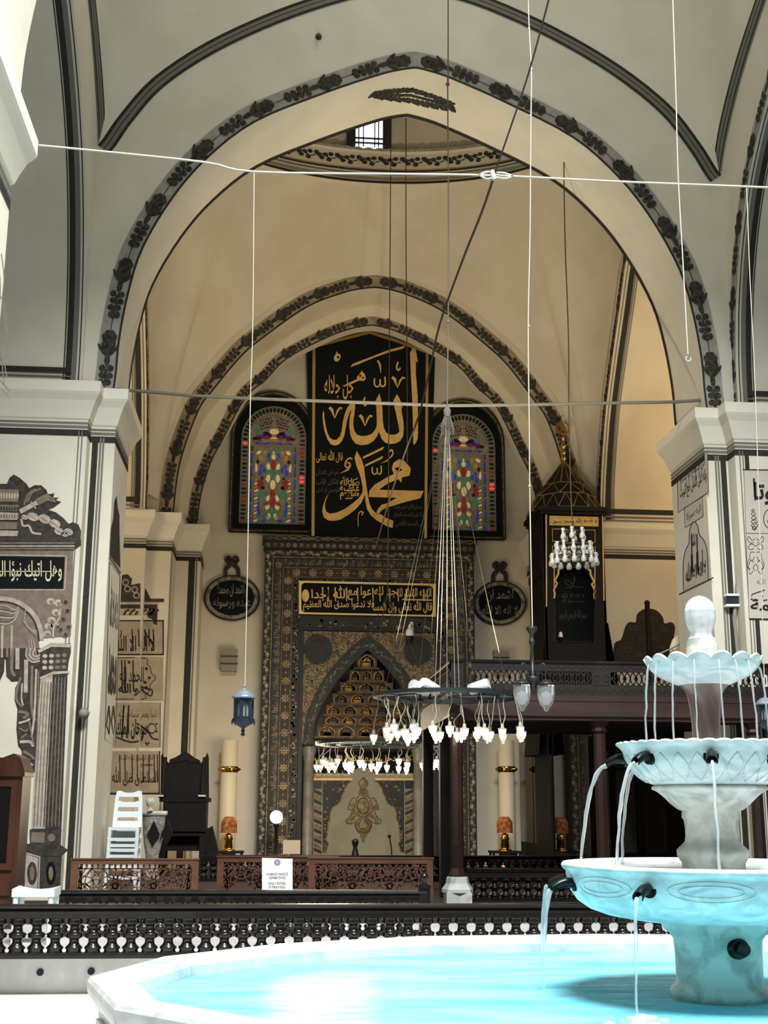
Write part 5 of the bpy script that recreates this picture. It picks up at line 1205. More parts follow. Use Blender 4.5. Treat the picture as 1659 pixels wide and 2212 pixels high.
for j in range(40): a_ = rk.random()*6.28; r = rk.random()**.5*.1; b.tube([(top.x+r*.3*cos(a_), 15.2+r*.3*sin(a_), tz-.1), (top.x+r*cos(a_), 15.2+r*sin(a_), tz-rk.uniform(.25, .42))], .006, 4)
b.build('rope_tassel', 'rope', t1)
t2, c2_ = ringlamp(836, 1610, 21.5, 1.17, 1662, 34, 5, 'farther ring chandelier of hanging lit bulbs before the mihrab niche', lambda u, rk: -.62 < u < .75)
b = MB()
for j in range(6): a_ = 2*pi*j/6; b.tube([(c2_.x, 21.5, c2_.z+2.6), (c2_.x+1.15*cos(a_), 21.5+1.15*sin(a_), c2_.z+.02)], .005, 4)
b.tube([(c2_.x+.03, 21.5, 17.4), (c2_.x, 21.5, c2_.z+2.6)], .009, 6); b.build('suspension_cord', 'wiredark', t2)
def spot(px, py, dx, label):
    p = atY(px, py, 14.55); d = Vector((dx, -.35, .25)).normalized(); b = MB(); t = thing('spotlight', label, 'spotlight', (p.x, p.y, p.z-.1), 'white spotlights on the ring chandelier')
    b.tube([p-d*.12, p-d*.1, p+d*.1, p+d*.13], [.055, .068, .072, .06], 14); b.build('lamp_head', 'white', t)
    b = MB(); b.tube([p+Vector((0, 0, -.06)), p+Vector((0, .02, -.13))], .012, 6); b.box(p.x-.03, p.x+.03, p.y-.03, p.y+.03, p.z-.15, p.z-.125); b.build('bracket', 'black', t)
spot(908, 1487, -.8, 'white cylindrical spotlight on the chandelier ring, leftmost of three'); spot(929, 1484, -.55, 'white cylindrical spotlight facing forward, overlapping another on the chandelier ring'); spot(1034, 1484, .8, 'single white cylindrical spotlight on right of the chandelier ring')
# ---- three tier bulb chandelier before the minbar
q = atY(1238, 1150, 17.7); t = thing('tiered_chandelier', 'small three-tier chandelier of unlit pear bulbs hanging before the minbar', 'chandelier', (q.x, 17.7, atY(1238, 1215, 17.7).z))
M['bulboff'] = mat('unlit_bulb_glass', '#c9cac2', .12, trans=.35, spec=.7); b0 = None
b = MB(); b.tube([(q.x, 17.7, atY(1238, 1125, 17.7).z), (q.x, 17.7, atY(1238, 1205, 17.7).z)], .015, 8)
for yy, r in ((1150, .15), (1180, .24), (1205, .31)):
    z = atY(1238, yy, 17.7).z; k = 20; b.tube([(q.x+r*cos(2*pi*j/k), 17.7+r*sin(2*pi*j/k), z) for j in range(k)], .012, 6, closed=True)
    for j in range(4): b.tube([(q.x, 17.7, z+.06), (q.x+r*cos(pi*j/2+.4), 17.7+r*sin(pi*j/2+.4), z)], .008, 5)
b.build('frame', 'steel', t)
first = None
for yy, r, n in ((1150, .16, 6), (1180, .26, 11), (1205, .33, 15)):
    z = atY(1238, yy, 17.7).z
    for j in range(n):
        a_ = 2*pi*j/n+yy; x, y = q.x+r*cos(a_), 17.7+r*sin(a_)
        if first is None:
            b = MB(); b.lathe([(0, -.12), (.03, -.115), (.042, -.09), (.04, -.06), (.022, -.02), (.022, .02), (.028, .03), (.028, .055), (0, .06)], (x, y, z), 10); first = b.build('light_bulb', 'bulboff', t); fp = (x, y, z)
        else: c = first.copy(); COL.objects.link(c); c.parent = t; c.location = (x-fp[0], y-fp[1], z-fp[2])
b = MB(); b.tube(smooth(pth([(1218, 312), (1220, 500), (1228, 730), (1229, 900), (1234, 1090), (1238, 1130)], 17.7), 4), .009, 6); b.ball(tuple(atY(1219, 316, 17.7)), .025, 8); b.build('cord', 'wiredark', t)
# ---- lantern arm chandelier in the court
LY = 12.0; q = atY(1151, 1470, LY); t = thing('lantern_chandelier', 'hanging grey pole with curved arms carrying clear glass lanterns', 'chandelier', (q.x, LY, q.z-.1))
b = MB(); zt_ = atY(1150, 1358, LY).z; b.lathe([(.0, -.1), (.02, -.09), (.05, -.04), (.065, .02), (.06, .035), (.02, .05), (.016, zt_-q.z-.17), (.03, zt_-q.z-.15), (.03, zt_-q.z-.12), (.018, zt_-q.z-.1), (.02, zt_-q.z-.06), (.06, zt_-q.z-.0), (.05, zt_-q.z+.02), (.0, zt_-q.z+.02)], (q.x, LY, q.z), 14); b.build('pole', 'steel', t)
b = MB(); b.tube(smooth(pth([(1140, -50), (1143, 60), (1148, 150), (1147, 250), (1145, 500), (1141, 700), (1143, 900), (1145, 1100), (1150, 1352)], LY), 4), .007, 6)
for (x, y) in ((1143, 62), (1148, 150), (1146, 250), (1142, 705), (1144, 1050)): b.ball(tuple(atY(x, y, LY)), .016, 7)
b.build('cord', 'wire', t)
M['clearglass'] = mat('clear_glass', '#e8eef0', .06, trans=.8, ior=1.2); M['frost'] = mat('frosted_globe', '#f1f3f2', .3, emit='#ffffff', es=.25)
for ang, rr in ((200, .125), (-20, .125)):
    d = Vector((cos(radians(ang)), sin(radians(ang)), 0)); p0 = Vector((q.x, LY, q.z)); b = MB()
    b.tube([Vector(p) for p in smooth([tuple(p0+d*.05), tuple(p0+d*.06+Vector((0, 0, .13))), tuple(p0+d*.11+Vector((0, 0, .16))), tuple(p0+d*rr+Vector((0, 0, .1))), tuple(p0+d*rr+Vector((0, 0, -.02)))], 4)], .009, 6)
    c = p0+d*rr+Vector((0, 0, -.03)); b.lathe([(.105, -.012), (.11, -.005), (.05, .01), (.035, .03), (.012, .04)], tuple(c), 16); a_ = b.build('lantern_arm', 'steel', t)
    b = MB(); b.lathe([(.085, -.02), (.085, -.1), (.07, -.19), (.035, -.235), (.028, -.26), (.0, -.275)], tuple(c), 14); b.build('glass_shade', 'clearglass', a_)
    b = MB(); b.lathe([(0, -.07), (.045, -.1), (.05, -.15), (.02, -.2), (0, -.2)], tuple(c), 12); b.build('light_bulb', 'frost', a_)
# ================================================================== CANDLES, TABLE LAMPS, GLOBES
M['shade'] = mat('amber_shade', '#7a4a2a', .2, trans=.2, var='#c9834f', scale=14, emit='#8a4a20', es=.15)
for px, side in ((497, 'left'), (1093, 'right')):
    q = atY(px, 1600, 26.1); t = thing('giant_candle', 'huge cream candle column with brass ring standing '+side+' of the mihrab', 'candle', (q.x, 26.1, .45), 'huge candles flanking the mihrab')
    b = MB(); b.lathe([(.17, .25), (.168, q.z-.45), (.15, q.z-.44), (.0, q.z-.45)], (q.x, 26.1, .45), 24); b.build('wax_column', 'wax', t)
    b = MB(); b.lathe([(.27, 0), (.27, .05), (.2, .1), (.19, .25), (.2, .28)], (q.x, 26.1, .45), 24); b.build('candle_base', 'brass', t)
    zr_ = atY(px, 1662, 26.1).z; b = MB(); b.lathe([(.172, -.06), (.19, -.04), (.18, 0), (.19, .04), (.172, .06)], (q.x, 26.1, zr_), 24)
    for a_ in (0, pi, -pi/2, -pi/4, -3*pi/4): d = Vector((cos(a_), sin(a_), 0)); p = Vector((q.x, 26.1, zr_)); b.tube([p+d*.17, p+d*.19, p+d*.24], [.055, .04, .004], 8)
    b.build('brass_ring', 'brass', t)
for px, side in ((493, 'left'), (1091, 'right')):
    Y_ = 25.3; q = atY(px, 1838, Y_); z0 = q.z; sc = (atY(px, 1764, Y_).z-z0); c = (q.x, Y_, z0)
    t = thing('lamp_table', 'low dark side table under an amber table lamp, '+side+' of the mihrab', 'table', (q.x, Y_, .45)); b = MB(); b.box(q.x-.3, q.x+.3, Y_-.25, Y_+.25, z0-.04, z0); b.build('tabletop', 'wood', t)
    for sx in (-.26, .26):
        for sy in (-.2, .2): b = MB(); b.box(q.x+sx-.02, q.x+sx+.02, Y_+sy-.02, Y_+sy+.02, .45, z0-.04); b.build('leg', 'wood', t)
    t = thing('table_lamp', 'brass table lamp with amber glass shade, '+side+' of the mihrab', 'lamp', c, 'amber shaded table lamps')
    b = MB(); b.lathe([(.2*sc, 0), (.2*sc, .03*sc), (.11*sc, .06*sc), (.13*sc, .1*sc), (.11*sc, .3*sc), (.14*sc, .36*sc), (.1*sc, .42*sc), (.12*sc, .47*sc), (.05*sc, .5*sc), (.03*sc, .6*sc)], c, 16); b.build('base', 'brass', t)
    b = MB()
    for j in range(6):
        a0 = 2*pi*j/6; b.add([(c[0]+r*sc*cos(a), c[1]+r*sc*sin(a), c[2]+z*sc) for r, z, a in ((.25, .52, a0), (.25, .52, a0+pi/3), (.24, .85, a0+pi/3), (.13, 1, a0+pi/3), (.13, 1, a0), (.24, .85, a0))], [(0, 1, 2, 5), (5, 2, 3, 4)])
    b.build('lamp_shade', 'shade', t)
M['globe'] = emis('lit_globe', '#fff6dd', 5)
for px, py, Y_, lab in ((597, 1765, 25.2, 'lit white globe lamp on a slim dark post at the mihrab left edge'), (973, 1762, 25.2, 'lit white globe lamp half hidden behind the red-brown gallery post')):
    q = atY(px, py, Y_); t = thing('globe_lamp', lab, 'lamp', (q.x, Y_, .45), 'globe lamps flanking the mihrab'); b = MB(); b.ball((q.x, Y_, q.z), .125, 20); b.build('globe', 'globe', t)
    b = MB(); b.lathe([(.14, 0), (.14, .04), (.05, .1), (.03, .14), (.03, q.z-.45-.2), (.06, q.z-.45-.17), (.05, q.z-.45-.12)], (q.x, Y_, .45), 12); b.build('post', 'black', t)
# ================================================================== CAMERAS, SPEAKERS, SMALL FIXTURES
q = atY(885, 1372, 25.95); t = thing('dome_camera', 'white bracketed dome camera with black lens dome, upper right of mihrab niche', 'camera', tuple(q))
b = MB(); b.lathe([(.085, -.02), (.09, .06), (.06, .13), (.03, .15)], tuple(q), 16); b.tube([q+Vector((0, 0, .15)), q+Vector((0, 0, .2)), q+Vector((.04, .05, .22)), q+Vector((.05, .15, .22))], .035, 8); b.box(q.x+.02, q.x+.09, q.y+.12, q.y+.16, q.z+.12, q.z+.3); b.build('housing', 'white', t)
b = MB(); b.lathe([(.0, -.15), (.05, -.135), (.08, -.08), (.083, -.02)], tuple(q), 16); b.build('lens_dome', 'black', t)
M['speakergrey'] = mat('taupe_paint', '#8d8674', .6)
for px0, px1, y0, y1, lab in ((477, 513, 1403, 1450, 'taupe wall box with two thin bars, left of the mihrab'), (1066, 1097, 1406, 1452, 'taupe wall box behind the gallery rail, right of the mihrab')):
    a0 = atY(px0, y1, 26.5); a1 = atY(px1, y0, 26.5); t = thing('wall_speaker', lab, 'speaker', (a0.x, 26.5, a0.z), 'taupe wall boxes'); b = MB(); b.box(a0.x, a1.x, 26.4, 26.6, a0.z, a1.z); b.build('case', 'speakergrey', t)
    b = MB()
    for f in (.33, .66): z = a0.z+(a1.z-a0.z)*f; b.box(a0.x-.02, a1.x+.03, 26.37, 26.4, z-.01, z+.01)
    b.build('bar', 'steel', t)
q = atY(181, 1541, 16.9); t = thing('security_camera', 'round grey camera ball mounted on the left pier', 'camera', tuple(q)); b = MB(); b.ball((q.x, 16.88, q.z), .065, 14); b.build('ball', 'grey', t); b = MB(); b.lathe([(.04, 0), (.04, .02)], (q.x, 16.88, q.z+.05), 10); b.tube([(q.x, 16.88, q.z), (q.x+.03, 17.04, q.z+.02)], .03, 8); b.build('mount', 'grey', t)
q = atY(177, 1494, 16.74); b = MB(); b.box(q.x-.012, q.x+.012, 16.72, 16.75, q.z-.045, q.z+.045); tag(b.build('wall_plate', 'black'), 'tiny black plate on the left pier above the camera ball', 'plate')
pc = PM(17.02, 1440, 940, 5.53); t = thing('cable_box', 'dark metal cable box between two white bars on the right pier', 'box', tuple(atY(1582, 1330, 17.0)))
b = MB(); b.poly(pc, [(690, 1930), (890, 1930), (890, 2030), (690, 2030)], 0, .08); b.build('case', 'steel', t); b = MB()
for y in (1905, 2030): b.poly(pc, [(685, y), (893, y), (893, y+28), (685, y+28)], 0, .1)
b.build('bar', 'white', t); b = MB(); b.tube([pc(u, v, .03) for u, v in smooth([(835, 1600), (825, 1750), (810, 1850), (850, 1880), (890, 1800), (860, 1735), (815, 1780), (830, 1870), (870, 1895)], 4)], .008, 5); b.tube([pc(810, 2060, .03), pc(800, 2200, .03), pc(840, 2600, .03)], .03, 6); b.build('cable', 'grey', t)
# ================================================================== FURNITURE BY THE LEFT PIER
def pbox(b, px0, px1, py0, py1, Y, dep, mt=0):
    a = atY(px0, py1, Y); c = atY(px1, py0, Y); b.box(a.x, c.x, Y, Y+dep, a.z, c.z, mt)
# preacher's chair
KY = 22.4; a = atY(340, 1843, KY); c = atY(452, 1630, KY); t = thing('preacher_chair', 'tall dark carved wooden preacher chair with crested back, left of the mihrab', 'chair', ((a.x+c.x)/2, KY+.4, .45))
pk = PM(KY+.75, 0, 1380, 3.456)
b = MB(); b.poly(pk, [(1200,1190),(1203,880),(1215,850),(1222,880),(1262,930),(1270,900),(1310,885),(1335,870),(1385,840),(1430,870),(1455,890),(1490,905),(1500,930),(1535,880),(1547,850),(1558,880),(1560,1190)], -.04, .04); b.build('backrest', 'wood', t)
b = MB(); pbox(b, 344, 452, 1723, 1732, KY, .8); pbox(b, 350, 446, 1732, 1796, KY+.02, .74); pbox(b, 354, 440, 1796, 1806, KY+.06, .66); b.build('seat_box', 'wood', t)
for px in (352, 438):
    q = atY(px, 1800, KY+.1)
    for yy in (KY+.12, KY+.62): b = MB(); b.box(q.x-.05, q.x+.05, yy-.05, yy+.05, .45, q.z+.05); b.build('leg', 'wood', t)
b = MB(); pbox(b, 350, 440, 1806, 1838, KY+.3, .3); b.build('apron', 'wood', t)
for p0, p1 in ((341, 353), (428, 444)):
    b = MB(); pbox(b, p0, p1, 1716, 1723, KY-.02, .7); o = b.build('armrest', 'wood', t); b = MB(); pbox(b, p0, p1, 1717, 1721, KY-.05, .03); b.build('pale_edge', 'wax', o)
b = MB(); b.tube([pk(1238, 1195, .75), pk(1238, 890, .02)], .03, 6); b.tube([pk(1525, 1195, .75), pk(1525, 890, .02)], .03, 6)
for s_ in range(12): b.disc(pk, 1290+s_*18, 900-abs(5.5-s_)*-4, 9, .04, .06, 0, 7)
b.build('carved_crest', 'rail', t)
b = MB(); q0 = atY(445, 1792, KY+.3); q1 = atY(473, 1846, KY+.3); n_ = Vector((.1, 0, .06))
b.add([tuple(v) for v in (q0-n_, q0+n_, Vector((q1.x+.1, q1.y, .45)), Vector((q1.x-.1, q1.y, .45)))]+[tuple(v+Vector((0, .35, 0))) for v in (q0-n_, q0+n_, Vector((q1.x+.1, q1.y, .45)), Vector((q1.x-.1, q1.y, .45)))], [(0,1,2,3),(4,7,6,5),(0,4,5,1),(1,5,6,2),(2,6,7,3),(3,7,4,0)]); b.build('step_plank', 'wood', t)
# marble pulpit
MY = 21.2; q0 = atY(302, 1850, MY); q1 = atY(350, 1752, MY); w_ = q1.x-q0.x; h = q1.z-.45; cx_ = q0.x+w_*.5
t = thing('marble_pulpit', 'curved veined marble pulpit with dark diamond inlays beside the preacher chair', 'pulpit', (cx_, MY+.4, .45))
M['veined'] = mat('marble_veined', '#b9b6aa', .35, var='#8a877c', scale=5, vlo=.4, vhi=.6, detail=8, dist=2, stretch=(1, 1, 2.2))
b = MB(); pr = [(.62, .0), (.62, .12), (.5, .16), (.5, .3), (.55, .36), (.72, .5), (.84, .66), (.92, .86), (.94, .93)]
b.lathe([(w_*.62*r, h*z) for r, z in pr], (cx_, MY+.4, .45), 24); b.build('body', 'veined', t)
b = MB(); b.lathe([(w_*.6, h*.93), (w_*.68, h*.94), (w_*.68, h), (w_*.5, h)], (cx_, MY+.4, .45), 24); b.build('rim', 'marble', t)
b = MB(); pd = WY(MY+.4-w_*.5)
for u in (cx_+.02, cx_+.24): b.poly(pd, [(u, .45+h*.5), (u+.1, .45+h*.66), (u, .45+h*.86), (u-.1, .45+h*.66)], -.1, .05)
b.build('diamond_inlay', 'wood', t)
q = atY(322, 1749, MY); b = MB(); b.lathe([(.05, 0), (.03, .05), (.06, .08), (.075, .13), (.06, .18), (.02, .2), (0, .2)], (q.x, MY+.15, q.z-.01), 14); b.build('knob', 'marble', t)
# stacked plastic chairs
SY = 18.0; q = atY(266, 1850, SY); kk = atY(300, 1800, SY).x-atY(235, 1800, SY).x
def plastic_chair(z, label, y):
    t = thing('plastic_chair', label, 'chair', (q.x, y, z), 'stacked white plastic chairs'); w = kk*.5
    b = MB(); b.box(q.x-w, q.x+w, y-.2, y+.24, z+.42, z+.46); b.build('seat', 'plastic', t)
    b = MB(); mpb = lambda u, v, ww=0: (q.x+u*w, y+.24+.15*(v-.46)-ww, z+v)
    holes = [[(-.72, v), (.72, v), (.66, v+.07), (-.66, v+.07)] for v in (.54, .67, .8)]
    b.poly(mpb, [smooth([(-1, .44), (-.96, .7), (-.84, .95), (-.3, .93), (.3, .93), (.84, .95), (.96, .7), (1, .44)], 2)]+holes, -.015, .015); b.build('backrest', 'plastic', t)
    for sx in (-1, 1):
        for sy in (-1, 1): b = MB(); x = q.x+sx*w*.9; b.tube([(x, y+.02+sy*.2, z+.44), (x+sx*.02, y+.02+sy*.24, z)], [.03, .022], 6); b.build('leg', 'plastic', t)
    b = MB(); b.box(q.x-w*.9, q.x+w*.9, y-.22, y-.19, z+.2, z+.24); b.build('stretcher', 'plastic', t)
zb_ = .45
for i, lab in enumerate(('lowest white plastic chair of the stack by the left pier', 'second lowest white plastic chair of the stack by the left pier', 'third white plastic chair from the bottom of the stack by the left pier', 'topmost white plastic chair of the stack by the left pier')): plastic_chair(zb_+.14*i, lab, SY+.02*i)
# white stool at the front
WY_ = 11.4; a = atY(24, 1948, WY_); c = atY(118, 1918, WY_); t = thing('plastic_stool', 'white plastic stool with saddle seat behind the nearest balustrade', 'stool', ((a.x+c.x)/2, WY_+.15, .45)); zt_ = c.z
b = MB(); x0, x1 = a.x, c.x; n_ = 14; vs = []
for yy in (WY_, WY_+.34):
    for zz in (0, 1):
        for i in range(n_+1): f = i/n_; vs.append((x0+(x1-x0)*f, yy, zt_-.075 if zz == 0 else zt_-.028+.03*abs(2*f-1)**2+(.0 if yy > WY_+.1 else -.012)))
k = n_+1; fs = []
for i in range(n_): fs += [(i, i+1, k+i+1, k+i), (2*k+i, 3*k+i, 3*k+i+1, 2*k+i+1), (k+i, k+i+1, 3*k+i+1, 3*k+i), (i, 2*k+i, 2*k+i+1, i+1)]
b.add(vs, fs+[(0, k, 3*k, 2*k), (n_, 2*k+n_, 3*k+n_, k+n_)]); b.build('seat', 'plastic', t)
for x in (x0+.03, x1-.03):
    for yy in (WY_+.03, WY_+.31): b = MB(); b.tube([(x, yy, zt_-.07), (x, yy, .45)], [.025, .02], 6); b.build('leg', 'plastic', t)
# brown cabinet at the picture edge
CYB = 12.9; q = atY(34, 1900, CYB); zt_ = atY(20, 1650, CYB).z; M['cabwood'] = mat('cabinet_wood', '#4b2b20', .3, var='#331c14', scale=5, stretch=(1, 1, .15), coat=.3)
t = thing('wooden_cabinet', 'brown wooden cabinet with curved top and glazed front at left picture edge', 'cabinet', (q.x-.5, CYB, .45))
x1 = q.x; x0 = x1-1.0; b = MB(); b.box(x0, x1, CYB, CYB+.45, .45, zt_-.12); b.build('body', 'cabwood', t)
b = MB(); cp = [(x0, zt_-.12), (x1+.02, zt_-.12), (x1+.02, zt_-.08), (x1-.03, zt_+.06), (x1-.1, zt_+.1), (x1-.2, zt_+.06), (x0+.2, zt_+.06), (x0+.1, zt_+.1), (x0, zt_)]; b.poly(WY(CYB), cp, -.45, .03); b.build('pediment', 'cabwood', t)
for k_ in (0, 1):
    u0 = x0+.04+k_*.47; b = MB(); b.poly(WY(CYB), [[(u0, 1.0), (u0+.45, 1.0), (u0+.45, zt_-.16), (u0, zt_-.16)], [(u0+.06, 1.06), (u0+.39, 1.06), (u0+.39, zt_-.22), (u0+.06, zt_-.22)]], 0, .025); o = b.build('door', 'cabwood', t)
    b = MB(); b.rect(WY(CYB), u0+.05, 1.05, u0+.4, zt_-.21, .002, .008); b.build('glass', 'darkglass', o)
    b = MB(); b.ball((u0+(.42 if k_ == 0 else .03), CYB-.04, 1.35), .018, 8); b.build('knob', 'brass', o)
    b = MB(); b.rect(WY(CYB), u0, .52, u0+.45, .72, 0, .02); d_ = b.build('drawer', 'cabwood', t); b = MB(); b.tube([(u0+.15, CYB-.04, .62), (u0+.3, CYB-.04, .62)], .01, 6); b.build('handle', 'steel', d_)
    b = MB(); b.rect(WY(CYB), u0, .76, u0+.45, .96, 0, .02); d_ = b.build('drawer', 'cabwood', t); b = MB(); b.tube([(u0+.15, CYB-.04, .86), (u0+.3, CYB-.04, .86)], .01, 6); b.build('handle', 'steel', d_)
# small things near the mihrab rail
a = atY(611, 1842, 22); c = atY(649, 1815, 22); M['card'] = mat('cream_card', '#d9c3a3', .7); t = thing('reading_board', 'pale cream board standing behind the farthest railing', 'board', ((a.x+c.x)/2, 22, .45))
b = MB(); b.box(a.x, c.x, 22, 22.03, a.z-.02, c.z); b.build('sheet', 'card', t); b = MB(); b.box((a.x+c.x)/2-.03, (a.x+c.x)/2+.03, 22.03, 22.08, .45, a.z+.1); b.box(a.x, c.x, 21.95, 22.2, .45, .48); b.build('stand', 'wood', t)
q = atY(846, 1840, 23.5); e = atY(841, 1806, 23.5); t = thing('microphone', 'slim black microphone on a stand in front of the niche', 'microphone', (q.x, 23.5, .45)); b = MB(); b.tube([(q.x, 23.5, .45), (q.x, 23.5, q.z), (q.x-.01, 23.5, q.z+.1), tuple(e)], .013, 6); b.lathe([(.12, 0), (.12, .02), (.02, .03)], (q.x, 23.5, .45), 12); b.build('stand', 'black', t); b = MB(); b.ball(tuple(e), .035, 8); b.build('head', 'black', t)
q = atY(767, 1846, 20.95); b = MB(); b.lathe([(.06, 0), (.05, .05), (.03, .12), (.05, .18), (.06, .22), (.03, .26)], (q.x, 20.95, .86), 10); b.box(q.x-.06, q.x+.06, 20.9, 21.0, .45, .86); tag(b.build('bollard', 'black'), 'dark knobbed post standing against the farthest railing, centre', 'post')
# ================================================================== PAINTED WALLS
M['m_dark'] = mat('mural_dark', '#4a443d', .8, spec=.2, var='#38342f', scale=14); M['m_mid'] = mat('mural_mid', '#85796b', .8, spec=.2, var='#786c5f', scale=10); M['m_light'] = mat('mural_light', '#c0b3a2', .8, spec=.2, var='#aa9d8c', scale=12)
M['m_tan'] = mat('mural_tan', '#aa9c82', .8, spec=.2, var='#a09176', scale=6); M['m_grey'] = mat('mural_greige', '#c4beb0', .8, spec=.2); MU = ['m_dark', 'm_mid', 'm_light', 'panelblack', 'creamletter']
m6 = PM(16.743, 0, 1010, 5.395); m7 = PM(16.743, 0, 1400, 3.947)
t = thing('column_mural', 'painted mural of a fluted column with draped curtain and acanthus crest on the left pier', 'mural', tuple(atY(90, 1925, 16.745)))
b = MB(); L = [0, .004, .007, .010, .013]
ctr = [0]
def up_(l): ctr[0] += 1; return L[l]+.00004*ctr[0]
R6 = lambda P, l, mt: b.poly(m6, P, up_(l), None, mt)
S6 = lambda P, w, l, mt: b.stroke(m6, smooth(P, 3), w, up_(l), None, mt)
S7 = lambda P, w, l, mt: b.stroke(m7, smooth(P, 3), w, up_(l), None, mt)
R6([(-250,830),(940,830),(945,740),(915,665),(850,635),(800,655),(740,590),(650,520),(560,490),(620,470),(715,400),(650,380),(685,350),(620,350),(635,300),(560,310),(540,260),(480,205),(400,205),(340,240),(310,190),(230,120),(160,80),(110,120),(80,190),(-250,190)], 0, 0)
R6([(-250,835),(945,835),(945,905),(855,970),(-250,970)], 0, 0)
for y in (880, 915, 945): S6([(-250, y), (870, y)], 16, 1, 1 if y != 915 else 2)
R6([(-250,970),(855,970),(840,1500),(-250,1500)], 0, 1); R6([(-250,1030),(755,1045),(737,1412),(-250,1408)], 2, 3); S6([(-250,1010),(785,1022),(765,1440),(-250,1436)], 14, 1, 2) if 0 else None
b.stroke(m6, [(-250, 1018), (775, 1030)], 14, L[1], None, 2); b.stroke(m6, [(775, 1030), (755, 1425)], 14, L[1], None, 2); b.stroke(m6, [(755, 1425), (-250, 1425)], 14, L[1], None, 2)
txt(b, m6, 'وهل اتيك نبؤا الخصم', -230, 1370, 722, 1085, L[3], 4, bold=.012); b.stroke(m6, [(-250, 1210), (590, 1212)], 9, L[3], None, 4)
for x, y, r in ((290, 580, 40), (385, 575, 70), (520, 600, 75), (640, 655, 70), (690, 745, 60), (800, 750, 55), (755, 780, 40)): b.disc(m6, x, y, r, L[2], None, 2, 10, r*.7, .4); S6([(x-r*.7, y-r*.3), (x, y+r*.1), (x+r*.5, y+r*.5)], 7, 3, 1)
S6([(235, 515), (330, 465), (430, 410)], 55, 2, 2); S6([(430, 410), (520, 360), (570, 340)], 80, 2, 1); S6([(360, 400), (420, 480)], 16, 3, 2)
for P in ([(280, 440), (330, 310), (420, 250)], [(320, 400), (380, 290), (480, 250)], [(560, 330), (640, 380)], [(540, 370), (650, 400)]): S6(P, 22, 2, 1)
for x0, x1, y0, y1, mt in ((-100, 225, 430, 510, 1), (-100, 215, 520, 610, 2), (-100, 205, 630, 720, 1), (-100, 215, 730, 800, 2), (-90, 220, 250, 400, 1)): R6([(x0, y0), (x1, y0+10), (x1-12, y1), (x0, y1)], 2, mt)
for x in range(-80, 220, 32): b.disc(m6, x, 480, 14, L[3], None, 0, 7, 28); b.disc(m6, x, 570, 12, L[3], None, 1, 7, 30); b.disc(m6, x, 330, 13, L[3], None, 2, 7, 40)
S6([(250, 600), (270, 680), (340, 680), (380, 760), (480, 775)], 26, 2, 2)
R6([(-250,1500),(840,1500),(825,1960),(480,1990),(-250,1560)], 0, 1)                        # spandrel, arch and leaves
b.stroke(m6, smooth([(-200, 1530), (60, 1530), (250, 1590), (400, 1720), (470, 1880), (490, 2010)], 4), 50, L[1], None, 2); b.stroke(m6, smooth([(-200, 1565), (60, 1565), (230, 1620), (370, 1745), (435, 1890), (455, 2020)], 4), 18, L[2], None, 0)
for x, y in ((590,1560),(680,1580),(760,1560),(650,1690),(780,1660),(600,1780),(730,1760),(570,1850),(700,1880),(550,1940),(760,1940),(640,1840),(790,1850)): b.disc(m6, x, y, 50, L[2], None, 2 if x < 700 else 1, 9, 42); b.disc(m6, x+8, y+10, 24, L[3], None, 1 if x < 700 else 0, 8)
S6([(710, 1640), (690, 1760), (630, 1850), (620, 1980)], 20, 3, 2)
DR = [(-60,1580),(60,1560),(230,1610),(370,1740),(440,1880),(470,2212),(-60,2212)]; R6(DR, 0, 1)
for i in range(7): S6([(-100, 1600+i*32), (60, 1610+i*36), (170, 1660+i*20), (220, 1620+i*8)], 15, 2, 2 if i % 2 == 0 else 1)
for i in range(8): S6([(300-i*4, 1660+i*20), (290+i*6, 1780+i*14), (350+i*6, 1880+i*8), (430, 1905+i*10)], 12, 2, 2 if i % 2 == 0 else 1)
for i in range(6): S6([(320+i*14, 2010), (330+i*16, 2110), (340+i*18, 2212)], 9, 2, 2 if i % 2 else 1)
for x in (30, 90, 140): S6([(x, 1840), (x-4, 2060), (x-6, 2212)], 26, 2, 2 if x != 90 else 1)
FO = [(-60,0),(350,0),(350,300),(300,1060),(240,1020),(190,960),(185,870),(155,830),(140,690),(150,520),(125,440),(130,340),(160,280),(100,285),(55,240),(50,100),(40,90),(35,200),(0,280),(-60,280)]
b.poly(m7, FO, up_(0), None, 0)
for P, w, mt in (([(150,0),(150,180)],34,2),([(110,0),(100,180),(130,240)],26,1),([(225,100),(220,380)],34,2),([(275,150),(270,500),(300,620)],22,1),([(310,180),(295,560),(270,760)],18,2),([(180,250),(150,340),(140,440),(190,500)],18,1),([(190,300),(185,430),(200,490)],14,2),([(160,540),(240,560),(200,600)],26,1),([(160,640),(230,620),(255,600)],18,2),([(160,680),(220,710),(235,690)],14,1),([(170,800),(260,800),(285,840)],26,2),([(180,770),(230,730)],16,1),([(200,880),(270,920),(290,950)],24,1),([(200,940),(280,1000)],18,2),([(250,620),(275,760),(290,830)],14,1),([(330,200),(320,700),(300,1000)],10,1)): S7(P, w, 2, mt)
for i in range(5): S7([(230+i*18, 0), (225+i*14, 70-i*4), (275+i*10, 120-i*12), (340, 110-i*14)], 13, 2, 2 if i % 2 == 0 else 1)
R7 = lambda P, l, mt: b.poly(m7, P, up_(l), None, mt)
R7([(320,20),(435,-40),(605,-40),(605,40),(590,100),(575,190),(350,250),(345,90)], 1, 0)        # capital
for i in range(3):
    for j in range(4): b.disc(m7, 385+(j-.0)*55-i*2, 60+i*50-(4-j)*-2, 22, L[3], None, 2 if j < 2 else 1, 8, 18)
R7([(320,20),(435,-45),(605,-35),(600,-5),(440,-10),(335,42)], 2, 2); R7([(340,250),(455,200),(595,195),(590,215),(455,225),(345,268)], 3, 2)
